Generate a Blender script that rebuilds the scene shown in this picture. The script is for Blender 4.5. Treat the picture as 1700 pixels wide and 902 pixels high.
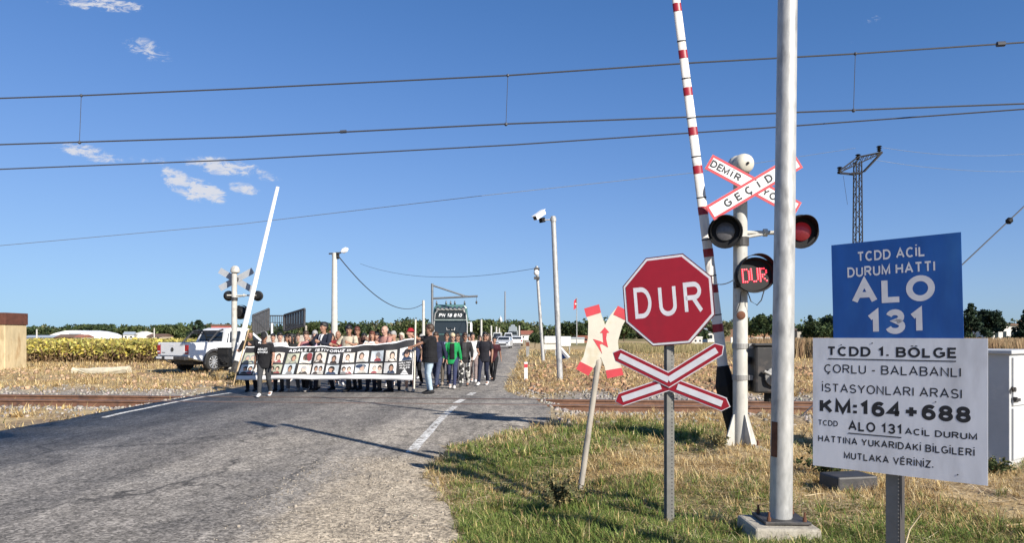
import bpy, bmesh, math, random
import numpy as np
from mathutils import Vector, Matrix, Euler
R = math.radians
sc = bpy.context.scene
C = sc.collection
for _o in list(bpy.data.objects): bpy.data.objects.remove(_o)

# ------------------------------------------------------------------ camera
F, HOR, EYE = 1240.0, 557.0, 1.6          # focal length and horizon row in photo pixels, eye height in m
cam = bpy.data.objects.new('camera', bpy.data.cameras.new('camera'))
C.objects.link(cam); sc.camera = cam
cam.location = (0, 0, EYE); cam.rotation_euler = (R(90), 0, 0)
cam.data.sensor_width = 36; cam.data.lens = 36 * F / 1700
cam.data.shift_y = (HOR - 451) / 1700
cam.data.clip_start = 0.1; cam.data.clip_end = 6000

# ------------------------------------------------------------------ sky, clouds, sun
SUN = Vector((0.649, -0.76, 0.60)).normalized()          # towards the sun
world = bpy.data.worlds.new('World'); sc.world = world; world.use_nodes = True
nt = world.node_tree; N = nt.nodes; L = nt.links; N.clear()
out = N.new('ShaderNodeOutputWorld'); bg = N.new('ShaderNodeBackground')
sky = N.new('ShaderNodeTexSky'); sky.sky_type = 'NISHITA'; sky.sun_disc = False
sky.sun_elevation = math.asin(SUN.z); sky.sun_rotation = math.atan2(SUN.x, SUN.y)
sky.altitude = 1000; sky.air_density = 1.0; sky.dust_density = 0.5; sky.ozone_density = 1.0
bg.inputs['Strength'].default_value = 0.057
tc = N.new('ShaderNodeTexCoord'); sep = N.new('ShaderNodeSeparateXYZ'); L.new(tc.outputs['Generated'], sep.inputs[0])
def wmath(op, a, b=None):
    m = N.new('ShaderNodeMath'); m.operation = op
    for i, v in enumerate((a, b)):
        if v is None: continue
        if isinstance(v, (int, float)): m.inputs[i].default_value = v
        else: L.new(v, m.inputs[i])
    return m.outputs[0]
yy = wmath('MAXIMUM', sep.outputs[1], 0.05)
cu = wmath('DIVIDE', sep.outputs[0], yy); cv = wmath('DIVIDE', sep.outputs[2], yy)
comb = N.new('ShaderNodeCombineXYZ'); L.new(cu, comb.inputs[0]); L.new(cv, comb.inputs[1])
wn = N.new('ShaderNodeTexNoise'); wn.inputs['Scale'].default_value = 42; wn.inputs['Detail'].default_value = 7; wn.inputs['Roughness'].default_value = 0.72
wn.inputs['Distortion'].default_value = 0.5
mpn = N.new('ShaderNodeMapping'); mpn.inputs['Scale'].default_value = (1.0, 2.4, 1); L.new(comb.outputs[0], mpn.inputs[0]); L.new(mpn.outputs[0], wn.inputs['Vector'])
cloud = None
# wisps: photo column, row, half width, half height, slope, density
for (px, py, hw, hh, sl, den) in [(293, 298, 26, 17, 0.35, 1.05), (328, 316, 44, 19, 0.25, 1.1), (375, 277, 70, 16, 0.12, .85), (432, 291, 40, 10, 0.2, .65),
                                  (406, 313, 26, 11, 0.2, .85), (145, 252, 60, 13, 0.22, .8), (250, 266, 40, 8, 0.1, .6), (243, 82, 42, 20, 0.3, .7), (160, 5, 85, 13, 0.1, .85), (1450, 32, 24, 10, -0.4, .45), (1455, 50, 20, 6, -0.5, .4), (1415, 68, 14, 6, -0.4, .35)]:
    u0, v0 = (px - 850) / F, (HOR - py) / F
    du = wmath('SUBTRACT', cu, u0); dv = wmath('SUBTRACT', cv, v0)
    dv = wmath('ADD', dv, wmath('MULTIPLY', du, sl))
    a = wmath('DIVIDE', du, hw * 1.45 / F); b = wmath('DIVIDE', dv, hh * 1.45 / F)
    r2 = wmath('ADD', wmath('MULTIPLY', a, a), wmath('MULTIPLY', b, b))
    m = wmath('MULTIPLY', wmath('MAXIMUM', wmath('SUBTRACT', 1.0, r2), 0.0), den)
    cloud = m if cloud is None else wmath('MAXIMUM', cloud, m)
cm = N.new('ShaderNodeMapRange'); cm.inputs['From Min'].default_value = 0.26; cm.inputs['From Max'].default_value = 0.62
cm.interpolation_type = 'SMOOTHSTEP'
L.new(wmath('MULTIPLY', cloud, wmath('MULTIPLY', wn.outputs['Fac'], wmath('MULTIPLY', wn.outputs['Fac'], 2.35))), cm.inputs[0])
mixc = N.new('ShaderNodeMix'); mixc.data_type = 'RGBA'; mixc.inputs[7].default_value = (7.2, 7.3, 7.8, 1)
L.new(wmath('MULTIPLY', cm.outputs[0], 0.9), mixc.inputs[0]); 
def vmath(op, a, b):
    m = N.new('ShaderNodeVectorMath'); m.operation = op
    for i, v in enumerate((a, b)):
        if isinstance(v, tuple): m.inputs[i].default_value = v
        else: L.new(v, m.inputs[i])
    return m.outputs[0]
# colour grade of the sky as the phone rendered it: a soft shoulder per channel
unit = vmath('MULTIPLY', sky.outputs[0], (0.1009, 0.1009, 0.1009)); pw = vmath('POWER', unit, (1.6, 1.2, 1.45))
soft = vmath('DIVIDE', vmath('MULTIPLY', pw, (2.35 / .1009, 1.58 / .1009, 3.55 / .1009)), vmath('ADD', vmath('MULTIPLY', pw, (4.75, 1.5, 2.75)), (1.0, 1.0, 1.0)))
L.new(soft, mixc.inputs[6])
L.new(mixc.outputs[2], bg.inputs[0]); L.new(bg.outputs[0], out.inputs[0])

sl = bpy.data.lights.new('sun', 'SUN'); sl.energy = 4.3; sl.angle = R(0.53); sl.color = (1.0, 0.93, 0.82)
so = bpy.data.objects.new('sun', sl); C.objects.link(so); so.rotation_euler = SUN.to_track_quat('Z', 'Y').to_euler(); so.location = (20, -25, 30)
sc.view_settings.view_transform = 'Standard'; sc.view_settings.look = 'None'
sc.view_settings.exposure = 0.85; sc.view_settings.gamma = 1.0
sc.cycles.max_bounces = 6; sc.cycles.transparent_max_bounces = 6

# ------------------------------------------------------------------ helpers
def X(px, d): return (px - 850) / F * d
def Z(py, d): return EYE + (HOR - py) / F * d
def D(py, z=0.0): return (EYE - z) * F / (py - HOR)
def P(px, py, d): return Vector((X(px, d), d, Z(py, d)))

MATS = {}
def mat(name, col, rough=0.6, metal=0.0, var=0.12, vs=6.0, bump=0.0, bs=60.0, col2=None, s2=8.0, lo=0.55, hi=0.65, attr=False, emit=None, spec=None, trans=None, stretch=None):
    if name in MATS: return MATS[name]
    m = bpy.data.materials.new(name); m.use_nodes = True; MATS[name] = m
    n = m.node_tree.nodes; l = m.node_tree.links; b = n['Principled BSDF']
    b.inputs['Roughness'].default_value = rough; b.inputs['Metallic'].default_value = metal
    if spec is not None: b.inputs['Specular IOR Level'].default_value = spec
    t = n.new('ShaderNodeTexCoord'); vec = t.outputs['Object']
    if stretch:
        mp = n.new('ShaderNodeMapping'); mp.inputs['Scale'].default_value = stretch; l.new(vec, mp.inputs[0]); vec = mp.outputs[0]
    def noise(s, det=5, ro=0.6):
        q = n.new('ShaderNodeTexNoise'); q.inputs['Scale'].default_value = s; q.inputs['Detail'].default_value = det; q.inputs['Roughness'].default_value = ro
        l.new(vec, q.inputs['Vector']); return q.outputs['Fac']
    if attr:
        a = n.new('ShaderNodeAttribute'); a.attribute_name = 'Col'; c = a.outputs['Color']
    else:
        rgb = n.new('ShaderNodeRGB'); rgb.outputs[0].default_value = (*col, 1); c = rgb.outputs[0]
    if col2 is not None:
        mr = n.new('ShaderNodeMapRange'); mr.inputs['From Min'].default_value = lo; mr.inputs['From Max'].default_value = hi; l.new(noise(s2), mr.inputs[0])
        mx = n.new('ShaderNodeMix'); mx.data_type = 'RGBA'; l.new(mr.outputs[0], mx.inputs[0]); l.new(c, mx.inputs[6]); mx.inputs[7].default_value = (*col2, 1); c = mx.outputs[2]
    if var:
        mr = n.new('ShaderNodeMapRange'); mr.inputs['From Min'].default_value = 0.3; mr.inputs['From Max'].default_value = 0.7
        mr.inputs['To Min'].default_value = 1 - var; mr.inputs['To Max'].default_value = 1 + var; l.new(noise(vs), mr.inputs[0])
        mx = n.new('ShaderNodeVectorMath'); mx.operation = 'SCALE'; l.new(c, mx.inputs[0]); l.new(mr.outputs[0], mx.inputs['Scale']); c = mx.outputs[0]
    l.new(c, b.inputs['Base Color'])
    if bump:
        bp = n.new('ShaderNodeBump'); bp.inputs['Strength'].default_value = bump; bp.inputs['Distance'].default_value = 0.02; l.new(noise(bs), bp.inputs['Height']); l.new(bp.outputs[0], b.inputs['Normal'])
    if emit is not None:
        b.inputs['Emission Color'].default_value = (*emit[0], 1); b.inputs['Emission Strength'].default_value = emit[1]
    if trans:
        tr = n.new('ShaderNodeBsdfTranslucent'); l.new(c, tr.inputs[0]); ms = n.new('ShaderNodeMixShader'); ms.inputs[0].default_value = trans
        l.new(b.outputs[0], ms.inputs[1]); l.new(tr.outputs[0], ms.inputs[2]); l.new(ms.outputs[0], n['Material Output'].inputs[0])
    return m

def perforated(name, col, hole, cx, pitch, rad):
    m = mat(name, col, rough=.55, metal=.3, var=.2, vs=9); n = m.node_tree.nodes; l = m.node_tree.links; b = n['Principled BSDF']
    t = n.new('ShaderNodeTexCoord'); sp = n.new('ShaderNodeSeparateXYZ'); l.new(t.outputs['Object'], sp.inputs[0])
    def q(op, a, c=0.0):
        k = n.new('ShaderNodeMath'); k.operation = op
        for i_, w in enumerate((a, c)):
            if isinstance(w, (int, float)): k.inputs[i_].default_value = w
            else: l.new(w, k.inputs[i_])
        return k.outputs[0]
    dx = q('SUBTRACT', sp.outputs[0], cx); dz = q('MULTIPLY', q('SUBTRACT', q('FRACT', q('DIVIDE', sp.outputs[2], pitch)), .5), pitch)
    inside = q('LESS_THAN', q('ADD', q('MULTIPLY', dx, dx), q('MULTIPLY', dz, dz)), rad * rad); old = b.inputs['Base Color'].links[0].from_socket
    mx = n.new('ShaderNodeMix'); mx.data_type = 'RGBA'; l.new(inside, mx.inputs[0]); l.new(old, mx.inputs[6]); mx.inputs[7].default_value = (*hole, 1); l.new(mx.outputs[2], b.inputs['Base Color']); return m

def basis(t, hint):
    t = t.normalized(); a = hint - t * hint.dot(t)
    if a.length < 1e-5: a = Vector((0, 1, 0)) - t * t.y
    if a.length < 1e-5: a = Vector((1, 0, 0))
    a.normalize(); return a, t.cross(a)

class MB:
    def __init__(s): s.v = []; s.f = []; s.m = []; s.M = Matrix()
    def _add(s, vs, fs, mi=0):
        o = len(s.v); s.v += [s.M @ Vector(p) for p in vs]; s.f += [tuple(i + o for i in f) for f in fs]; s.m += [mi] * len(fs); return s
    def box(s, c, d, mi=0, rot=None, taper=1.0):
        q = Euler(rot).to_matrix() if rot else Matrix.Identity(3)
        vs = []
        for z in (-1, 1):
            k = taper if z > 0 else 1
            for (x, y) in ((-1, -1), (1, -1), (1, 1), (-1, 1)): vs.append(Vector(c) + q @ Vector((x * d[0] / 2 * k, y * d[1] / 2 * k, z * d[2] / 2)))
        return s._add(vs, [(3, 2, 1, 0), (4, 5, 6, 7), (0, 1, 5, 4), (1, 2, 6, 5), (2, 3, 7, 6), (3, 0, 4, 7)], mi)
    def loft(s, pts, rad, n=10, hint=(1, 0, 0), mi=0, cap=True, fixed=False):
        pts = [Vector(p) for p in pts]; vs = []; k = len(pts); hint = Vector(hint)
        for i, p in enumerate(pts):
            t = pts[min(i + 1, k - 1)] - pts[max(i - 1, 0)]
            if fixed: a, b = Vector((1, 0, 0)), Vector((0, 1, 0))
            else: a, b = basis(t, hint)
            r = rad[i] if hasattr(rad, '__len__') else rad
            rx, ry = r if hasattr(r, '__len__') else (r, r)
            for j in range(n):
                w = 2 * math.pi * j / n; vs.append(p + a * (math.cos(w) * rx) + b * (math.sin(w) * ry))
        fs = [(i * n + j, i * n + (j + 1) % n, (i + 1) * n + (j + 1) % n, (i + 1) * n + j) for i in range(k - 1) for j in range(n)]
        if cap: fs += [tuple(range(n - 1, -1, -1)), tuple((k - 1) * n + j for j in range(n))]
        return s._add(vs, fs, mi)
    def tube(s, a, b, r, r2=None, n=10, mi=0): return s.loft([a, b], [r, r if r2 is None else r2], n, mi=mi)
    def lathe(s, prof, o=(0, 0, 0), axis=(0, 0, 1), n=20, mi=0):
        ax = Vector(axis).normalized(); a, b = basis(ax, Vector((1, 0, 0)) if abs(ax.x) < .9 else Vector((0, 1, 0))); o = Vector(o); vs = []
        for (r, h) in prof:
            for j in range(n):
                w = 2 * math.pi * j / n; vs.append(o + ax * h + (a * math.cos(w) + b * math.sin(w)) * max(r, 1e-4))
        k = len(prof); fs = [(i * n + j, i * n + (j + 1) % n, (i + 1) * n + (j + 1) % n, (i + 1) * n + j) for i in range(k - 1) for j in range(n)]
        fs += [tuple(range(n - 1, -1, -1)), tuple((k - 1) * n + j for j in range(n))]
        return s._add(vs, fs, mi)
    def ball(s, c, r, n=12, mi=0):
        r = r if hasattr(r, '__len__') else (r, r, r); k = n // 2 + 1; pts = []; rad = []
        for i in range(k + 1):
            w = math.pi * i / k; pts.append((c[0], c[1], c[2] - r[2] * math.cos(w))); q = max(math.sin(w), .02); rad.append((r[0] * q, r[1] * q))
        return s.loft(pts, rad, n, mi=mi, fixed=True)
    def prism(s, poly, y0, y1, mi=0):          # polygon in x,z extruded along y
        n = len(poly); vs = [(p[0], y0, p[1]) for p in poly] + [(p[0], y1, p[1]) for p in poly]
        return s._add(vs, [tuple(range(n)), tuple(range(2 * n - 1, n - 1, -1))] + [((i + 1) % n, i, n + i, n + (i + 1) % n) for i in range(n)], mi)
    def quad(s, pts, mi=0): return s._add(pts, [tuple(range(len(pts)))], mi)
    def mesh(s, name):
        me = bpy.data.meshes.new(name); me.from_pydata([tuple(p) for p in s.v], [], s.f); me.update(); return me
    def build(s, name, mats, parent=None, smooth=False, bevel=0, fix=True, loc=None, rot=None):
        me = s.mesh(name)
        for q in (mats if isinstance(mats, (list, tuple)) else [mats]): me.materials.append(q)
        me.polygons.foreach_set('material_index', s.m)
        if fix:
            bm = bmesh.new(); bm.from_mesh(me); bmesh.ops.recalc_face_normals(bm, faces=bm.faces); bm.to_mesh(me); bm.free()
        if smooth:
            me.polygons.foreach_set('use_smooth', [True] * len(me.polygons))
            try: me.set_sharp_from_angle(angle=R(38))
            except Exception: pass
        o = bpy.data.objects.new(name, me); C.objects.link(o); o.parent = parent
        if loc is not None: o.location = loc
        if rot is not None: o.rotation_euler = rot
        if bevel:
            b = o.modifiers.new('bevel', 'BEVEL'); b.width = bevel; b.segments = 2; b.limit_method = 'ANGLE'; b.angle_limit = R(35)
        return o

def tag(o, label, cat, group=None, kind=None):
    if label: o['label'] = label
    if cat: o['category'] = cat
    if group: o['group'] = group
    if kind: o['kind'] = kind
    return o
def thing(name, label, cat, loc=(0, 0, 0), rz=0.0, group=None, rot=None):
    o = bpy.data.objects.new(name, None); C.objects.link(o); o.empty_display_size = 0.2
    o.location = loc; o.rotation_euler = rot if rot else (0, 0, rz)
    return tag(o, label, cat, group)
def np_obj(name, verts, faces, m, col=None, parent=None):
    verts = np.asarray(verts, dtype=np.float32); faces = np.asarray(faces, dtype=np.int32); k = faces.shape[1]
    me = bpy.data.meshes.new(name); me.vertices.add(len(verts)); me.vertices.foreach_set('co', verts.ravel())
    me.loops.add(faces.size); me.loops.foreach_set('vertex_index', faces.ravel())
    me.polygons.add(len(faces)); me.polygons.foreach_set('loop_start', np.arange(0, faces.size, k, dtype=np.int32))
    me.update(calc_edges=True)
    if col is not None:
        a = me.attributes.new('Col', 'FLOAT_COLOR', 'POINT'); c = np.ones((len(verts), 4), dtype=np.float32); c[:, :3] = col; a.data.foreach_set('color', c.ravel())
    me.materials.append(m); o = bpy.data.objects.new(name, me); C.objects.link(o); o.parent = parent
    return o
def _arc(cx, cy, rx, ry, a0, a1, n=12): return [(cx + rx * math.cos(R(a0 + (a1 - a0) * i / n)), cy + ry * math.sin(R(a0 + (a1 - a0) * i / n))) for i in range(n + 1)]
_Cc = _arc(.36, .5, .36, .5, 48, 312, 20); _Oo = _arc(.38, .5, .38, .5, 90, 450, 28); _Uu = [(0, 1), (0, .32)] + _arc(.31, .30, .31, .30, 180, 360) + [(.62, .32), (.62, 1)]
_Ii = [(0, 0), (0, 1)]
GLYPH = {'A': (.74, [[(0, 0), (.37, 1), (.74, 0)], [(.14, .33), (.60, .33)]]), 'B': (.62, [[(0, .52), (.36, .52)] + _arc(.36, .76, .22, .24, -90, 90) + [(0, 1), (0, 0), (.38, 0)] + _arc(.38, .26, .24, .26, -90, 90) + [(.3, .52)]]),
         'C': (.66, [_Cc]), 'Ç': (.66, [_Cc, [(.38, -.02), (.43, -.12), (.36, -.21), (.26, -.19)]]), 'D': (.66, [[(0, 0), (0, 1), (.27, 1)] + _arc(.27, .5, .39, .5, 90, -90, 16) + [(0, 0)]]), 'E': (.56, [[(.55, 1), (0, 1), (0, 0), (.56, 0)], [(0, .52), (.50, .52)]]),
         'G': (.72, [_Cc[:-1] + [(.60, .10), (.71, .18), (.71, .46), (.42, .46)]]), 'H': (.62, [[(0, 0), (0, 1)], [(.62, 0), (.62, 1)], [(0, .52), (.62, .52)]]), 'I': (.0, [_Ii]), 'İ': (.0, [_Ii, [(0, 1.20), (0, 1.34)]]), 'K': (.62, [[(0, 0), (0, 1)], [(.60, 1), (.0, .36)], [(.22, .58), (.63, 0)]]),
         'L': (.5, [[(0, 1), (0, 0), (.52, 0)]]), 'M': (.76, [[(0, 0), (0, 1), (.38, .10), (.76, 1), (.76, 0)]]), 'N': (.62, [[(0, 0), (0, 1), (.62, 0), (.62, 1)]]), 'O': (.76, [_Oo]), 'Ö': (.76, [_Oo, [(.22, 1.2), (.22, 1.32)], [(.54, 1.2), (.54, 1.32)]]),
         'P': (.6, [[(0, 0), (0, 1), (.36, 1)] + _arc(.36, .74, .24, .26, 90, -90) + [(0, .48)]]), 'R': (.64, [[(0, 0), (0, 1), (.37, 1)] + _arc(.37, .755, .24, .245, 90, -90) + [(0, .51)], [(.32, .50), (.64, 0)]]),
         'S': (.60, [_arc(.30, .745, .27, .255, 22, 262, 12) + _arc(.30, .25, .30, .25, 82, -158, 12)]), 'T': (.62, [[(0, 1), (.62, 1)], [(.31, 1), (.31, 0)]]), 'U': (.62, [_Uu]), 'V': (.7, [[(0, 1), (.35, 0), (.70, 1)]]), 'Y': (.68, [[(0, 1), (.34, .44), (.68, 1)], [(.34, .46), (.34, 0)]]), 'Z': (.60, [[(.02, 1), (.58, 1), (0, 0), (.60, 0)]]),
         '0': (.54, [_arc(.27, .5, .27, .5, 90, 450, 24)]), '1': (.36, [[(.02, .74), (.26, .98), (.26, 0)]]), '3': (.54, [_arc(.27, .755, .24, .245, 165, -75, 12) + _arc(.27, .26, .27, .26, 80, -165, 12)]), '4': (.58, [[(.44, 0), (.44, 1), (0, .30), (.60, .30)]]), '6': (.54, [_arc(.27, .31, .27, .31, 90, 450, 20), [(.01, .30)] + _arc(.33, .50, .32, .50, 172, 50, 10)]), '8': (.54, [_arc(.27, .755, .235, .245, 90, 450, 18), _arc(.27, .255, .27, .255, 90, 450, 18)]),
         '-': (.30, [[(0, .38), (.30, .38)]]), '+': (.62, [[(0, .46), (.62, .46)], [(.31, .84), (.31, .08)]]), ':': (.0, [[(0, .0), (0, .24)], [(0, .52), (0, .76)]]), '.': (.0, [[(0, 0), (0, .20)]]), '!': (.0, [[(0, 1), (0, .34)], [(0, 0), (0, .20)]])}
def text(name, s, cap, m, parent, loc=(0, 0, 0), rot=(R(90), 0, 0), weight=.15, width=None, shear=0.0, gap=.15, split=False):
    """flat painted lettering built from strokes of even width; cap = cap height, weight = stroke width / cap height"""
    b = MB(); x = 0.0; h2 = weight / 2; lay = 0; cuts = [(0, 0)]
    for ch in s:
        if ch == ' ': x += .34 + h2; cuts.append((len(b.v), len(b.f))); continue
        w, strokes = GLYPH[ch]
        for st in strokes:
            p = [Vector((h2 + q[0] + x, h2 + q[1] * (1 - weight))) for q in st]; p = [q for i_, q in enumerate(p) if i_ == 0 or (q - p[i_ - 1]).length > 1e-4]; closed = (p[0] - p[-1]).length < 1e-4 and len(p) > 3
            if closed: p = p[:-1]
            n = len(p); l, r = [], []
            for i in range(n):
                a = p[i] - p[(i - 1) % n] if (i or closed) else p[1] - p[0]; c = p[(i + 1) % n] - p[i] if (i < n - 1 or closed) else p[i] - p[i - 1]
                a = a.normalized(); c = c.normalized(); na = Vector((-a.y, a.x)); nc = Vector((-c.y, c.x)); mm = na + nc
                if mm.length < .35: mm = na * 1.0; k = 1.0
                else: mm.normalize(); k = min(1 / max(mm.dot(na), .3), 2.2)
                l.append(p[i] + mm * h2 * k); r.append(p[i] - mm * h2 * k)
            z = lay * .00012 / cap; lay = (lay + 1) % 3
            vs = [(v.x, v.y, z) for v in l] + [(v.x, v.y, z) for v in r]; rng_ = range(n if closed else n - 1)
            b._add(vs, [(i, n + i, n + (i + 1) % n, (i + 1) % n) for i in rng_])
        x += w + weight + gap
    xs_ = [v.x for v in b.v]; x0, x1 = min(xs_), max(xs_); kx = (width / (x1 - x0)) if width else cap
    b.v = [Vector(((v.x - (x0 + x1) / 2) * kx + (v.y - .5) * cap * shear, (v.y - .5) * cap, v.z * cap)) for v in b.v]
    cuts = cuts if split else cuts[:1]; cuts.append((len(b.v), len(b.f)))
    for (v0, f0), (v1, f1) in zip(cuts[:-1], cuts[1:]):          # one part per word
        if v1 == v0: continue
        w = MB(); w._add(b.v[v0:v1], [tuple(i - v0 for i in f) for f in b.f[f0:f1]]); o = w.build(name, m, parent, fix=False); o.location = loc; o.rotation_euler = rot
    return o
def join(objs, name):                          # merge meshes of one part (lettering) into a single object
    bm = bmesh.new()
    for o in objs:
        me = o.data.copy(); me.transform(o.matrix_basis); bm.from_mesh(me); bpy.data.meshes.remove(me)
    me = bpy.data.meshes.new(name); bm.to_mesh(me); bm.free(); me.materials.append(objs[0].data.materials[0])
    r = bpy.data.objects.new(name, me); C.objects.link(r); r.parent = objs[0].parent
    for o in objs: bpy.data.objects.remove(o)
    return r

# value noise for terrain and planting
def _h(ix, iy, s):
    n = (ix.astype(np.int64) * 374761393 + iy.astype(np.int64) * 668265263 + s * 974711) & 0x7fffffff
    n = ((n ^ (n >> 13)) * 1274126177) & 0x7fffffff
    return ((n ^ (n >> 16)) & 0xffff) / 65535.0
def vnoise(x, y, s=0):
    x = np.asarray(x, float); y = np.asarray(y, float); ix = np.floor(x); iy = np.floor(y); fx = x - ix; fy = y - iy
    fx = fx * fx * (3 - 2 * fx); fy = fy * fy * (3 - 2 * fy)
    a = _h(ix, iy, s); b = _h(ix + 1, iy, s); c = _h(ix, iy + 1, s); d = _h(ix + 1, iy + 1, s)
    return (a * (1 - fx) + b * fx) * (1 - fy) + (c * (1 - fx) + d * fx) * fy
def fbm(x, y, s=0, o=4):
    t = 0; a = .5; w = 0
    for i in range(o): t = t + a * vnoise(np.asarray(x) * 2 ** i, np.asarray(y) * 2 ** i, s + i * 17); w += a; a *= .5
    return t / w
def sstep(a, b, x):
    t = np.clip((np.asarray(x, float) - a) / (b - a), 0, 1); return t * t * (3 - 2 * t)

TRK = -0.100                                    # the track runs along y = TY + TRK * x
TY = 17.95
def track_s(x, y): return (np.asarray(y, float) - TY - TRK * np.asarray(x, float)) / math.sqrt(1 + TRK * TRK)
RY = np.array([-60, 4, 5.75, 8, 9.8, 11, 12.2, 14, 16, 18.5, 20, 22, 26, 46, 100, 400, 3000.])
RXr = np.array([-.6, -.35, -.37, -.8, -1.05, -.85, -.1, .72, .85, .6, .05, -.25, -.2, .35, 1.1, 6, 45.])
def road_r(y): return np.interp(y, RY, RXr)
def road_l(y): return 0.0161 * np.asarray(y, float) - 8.75 - 1.0 * sstep(12.5, 9, y) - 3.0 * sstep(8, 0, y)
def road_out(x, y): return np.maximum(np.asarray(x) - road_r(y), road_l(y) - np.asarray(x))     # metres outside the asphalt (negative inside)
def gh(x, y):
    x = np.asarray(x, float); y = np.asarray(y, float)
    o = road_out(x, y); e = sstep(0.0, 0.8, o); e2 = sstep(0.1, 2.5, o)
    s = np.abs(track_s(x, y))
    z = -0.03 * (1 - e) - 0.17 * (1 - sstep(1.3, 3.0, s)) * e
    near = 1 - sstep(45, 90, np.hypot(x, y))
    z = z + e2 * near * sstep(1.2, 3.5, s) * (0.22 * (fbm(x * .45, y * .45, 3) - .5) + 0.15 * (fbm(x * 1.7, y * 1.7, 9) - .45))
    z = z - 0.17 * np.exp(-(((x - .69) / .5) ** 2 + ((y - 7.95) / .6) ** 2))
    z = z - 0.10 * np.exp(-((x - (-0.15 + (y - 6) * 0.12)) / .55) ** 2) * sstep(10.5, 9, y) * e   # shallow ditch beside the shoulder
    return z
def gz(x, y): return float(gh(x, y))
# ------------------------------------------------------------------ ground
rng = np.random.default_rng(7)
def axis_pts(lo, hi, st, far_lo, far_hi):
    a = list(np.arange(lo, hi, st)); p = hi; s = st
    while p < far_hi: a.append(p); s *= 1.16; p += s
    a.append(far_hi); p = lo; s = st; b = []
    while p > far_lo: s *= 1.16; p -= s; b.append(max(p, far_lo))
    return np.array(sorted(set(b + a)))
xs = axis_pts(-14, 14, .16, -3000, 3000); ys = axis_pts(3, 34, .16, -300, 4000)
GX, GY = np.meshgrid(xs, ys); gx = GX.ravel(); gy = GY.ravel(); zz = gh(gx, gy)
nx = len(xs); i = np.arange(len(gx)).reshape(GX.shape)
quads = np.stack([i[:-1, :-1].ravel(), i[:-1, 1:].ravel(), i[1:, 1:].ravel(), i[1:, :-1].ravel()], 1)
def greenness(x, y):                            # where living grass grows
    x = np.asarray(x, float); y = np.asarray(y, float)
    g = fbm(x * .55 + 3, y * .55, 21, 4)
    near = sstep(13, 6.5, y) * sstep(-2, 0, x) * .8
    patch = 1.25 * np.exp(-(((x + 0.1) / 1.0) ** 2 + ((y - 10.4) / 1.3) ** 2)) + .9 * np.exp(-(((x - 2.0) / 1.2) ** 2 + ((y - 12.3) / 1.2) ** 2)) + .8 * np.exp(-(((x - .2) / 1.0) ** 2 + ((y - 6.5) / 1.2) ** 2)) + .6 * np.exp(-(((x - 2.2) / 1.6) ** 2 + ((y - 5.3) / .8) ** 2))
    far = sstep(60, 130, y) * .45
    return np.clip(sstep(.50, .68, g + .10 * near) * (.06 + .40 * near + far) + 2.6 * patch * (g - .10), 0, 1)
def ground_col(x, y):
    x = np.asarray(x, float); y = np.asarray(y, float)
    straw = np.array([.44, .33, .18]); soil = np.array([.24, .175, .115]); green = np.array([.11, .14, .042]); stone = np.array([.27, .245, .22]); olive = np.array([.19, .17, .075]); red = np.array([.36, .235, .13])
    n = fbm(x * .8, y * .8, 31)[:, None]; n2 = fbm(x * .07, y * .025, 41)[:, None]
    c = straw * (1 - sstep(.48, .72, n)) + soil * sstep(.48, .72, n)
    k = (sstep(19, 24, y) * sstep(0, 2, x))[:, None]; c = c * (1 - .65 * k) + red * .65 * k
    g = greenness(x, y)[:, None]; c = c * (1 - g) + green * g
    f = sstep(38, 70, y)[:, None]; c = c * (1 - f) + f * (straw * .9 * (1 - sstep(.34, .54, n2)) + olive * sstep(.34, .54, n2))
    s = np.abs(track_s(x, y)); b = ((1 - sstep(2.2, 3.6, s + 1.8 * (fbm(x * .9, y * .9, 5) - .5))) * sstep(.3, 1.0, road_out(x, y)))[:, None]
    c = c * (1 - b) + stone * b
    ed = ((1 - sstep(0.0, .5, road_out(x, y))))[:, None]; c = c * (1 - .6 * ed) + np.array([.27, .23, .18]) * .6 * ed
    return c
gm = mat('ground_soil', (1, 1, 1), rough=.95, attr=True, var=.42, vs=9, bump=.9, bs=26, spec=.15)
go = np_obj('ground', np.stack([gx, gy, zz], 1), quads, gm, ground_col(gx, gy)); tag(go, None, None, kind='structure')
go.data.polygons.foreach_set('use_smooth', [True] * len(go.data.polygons))

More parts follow.
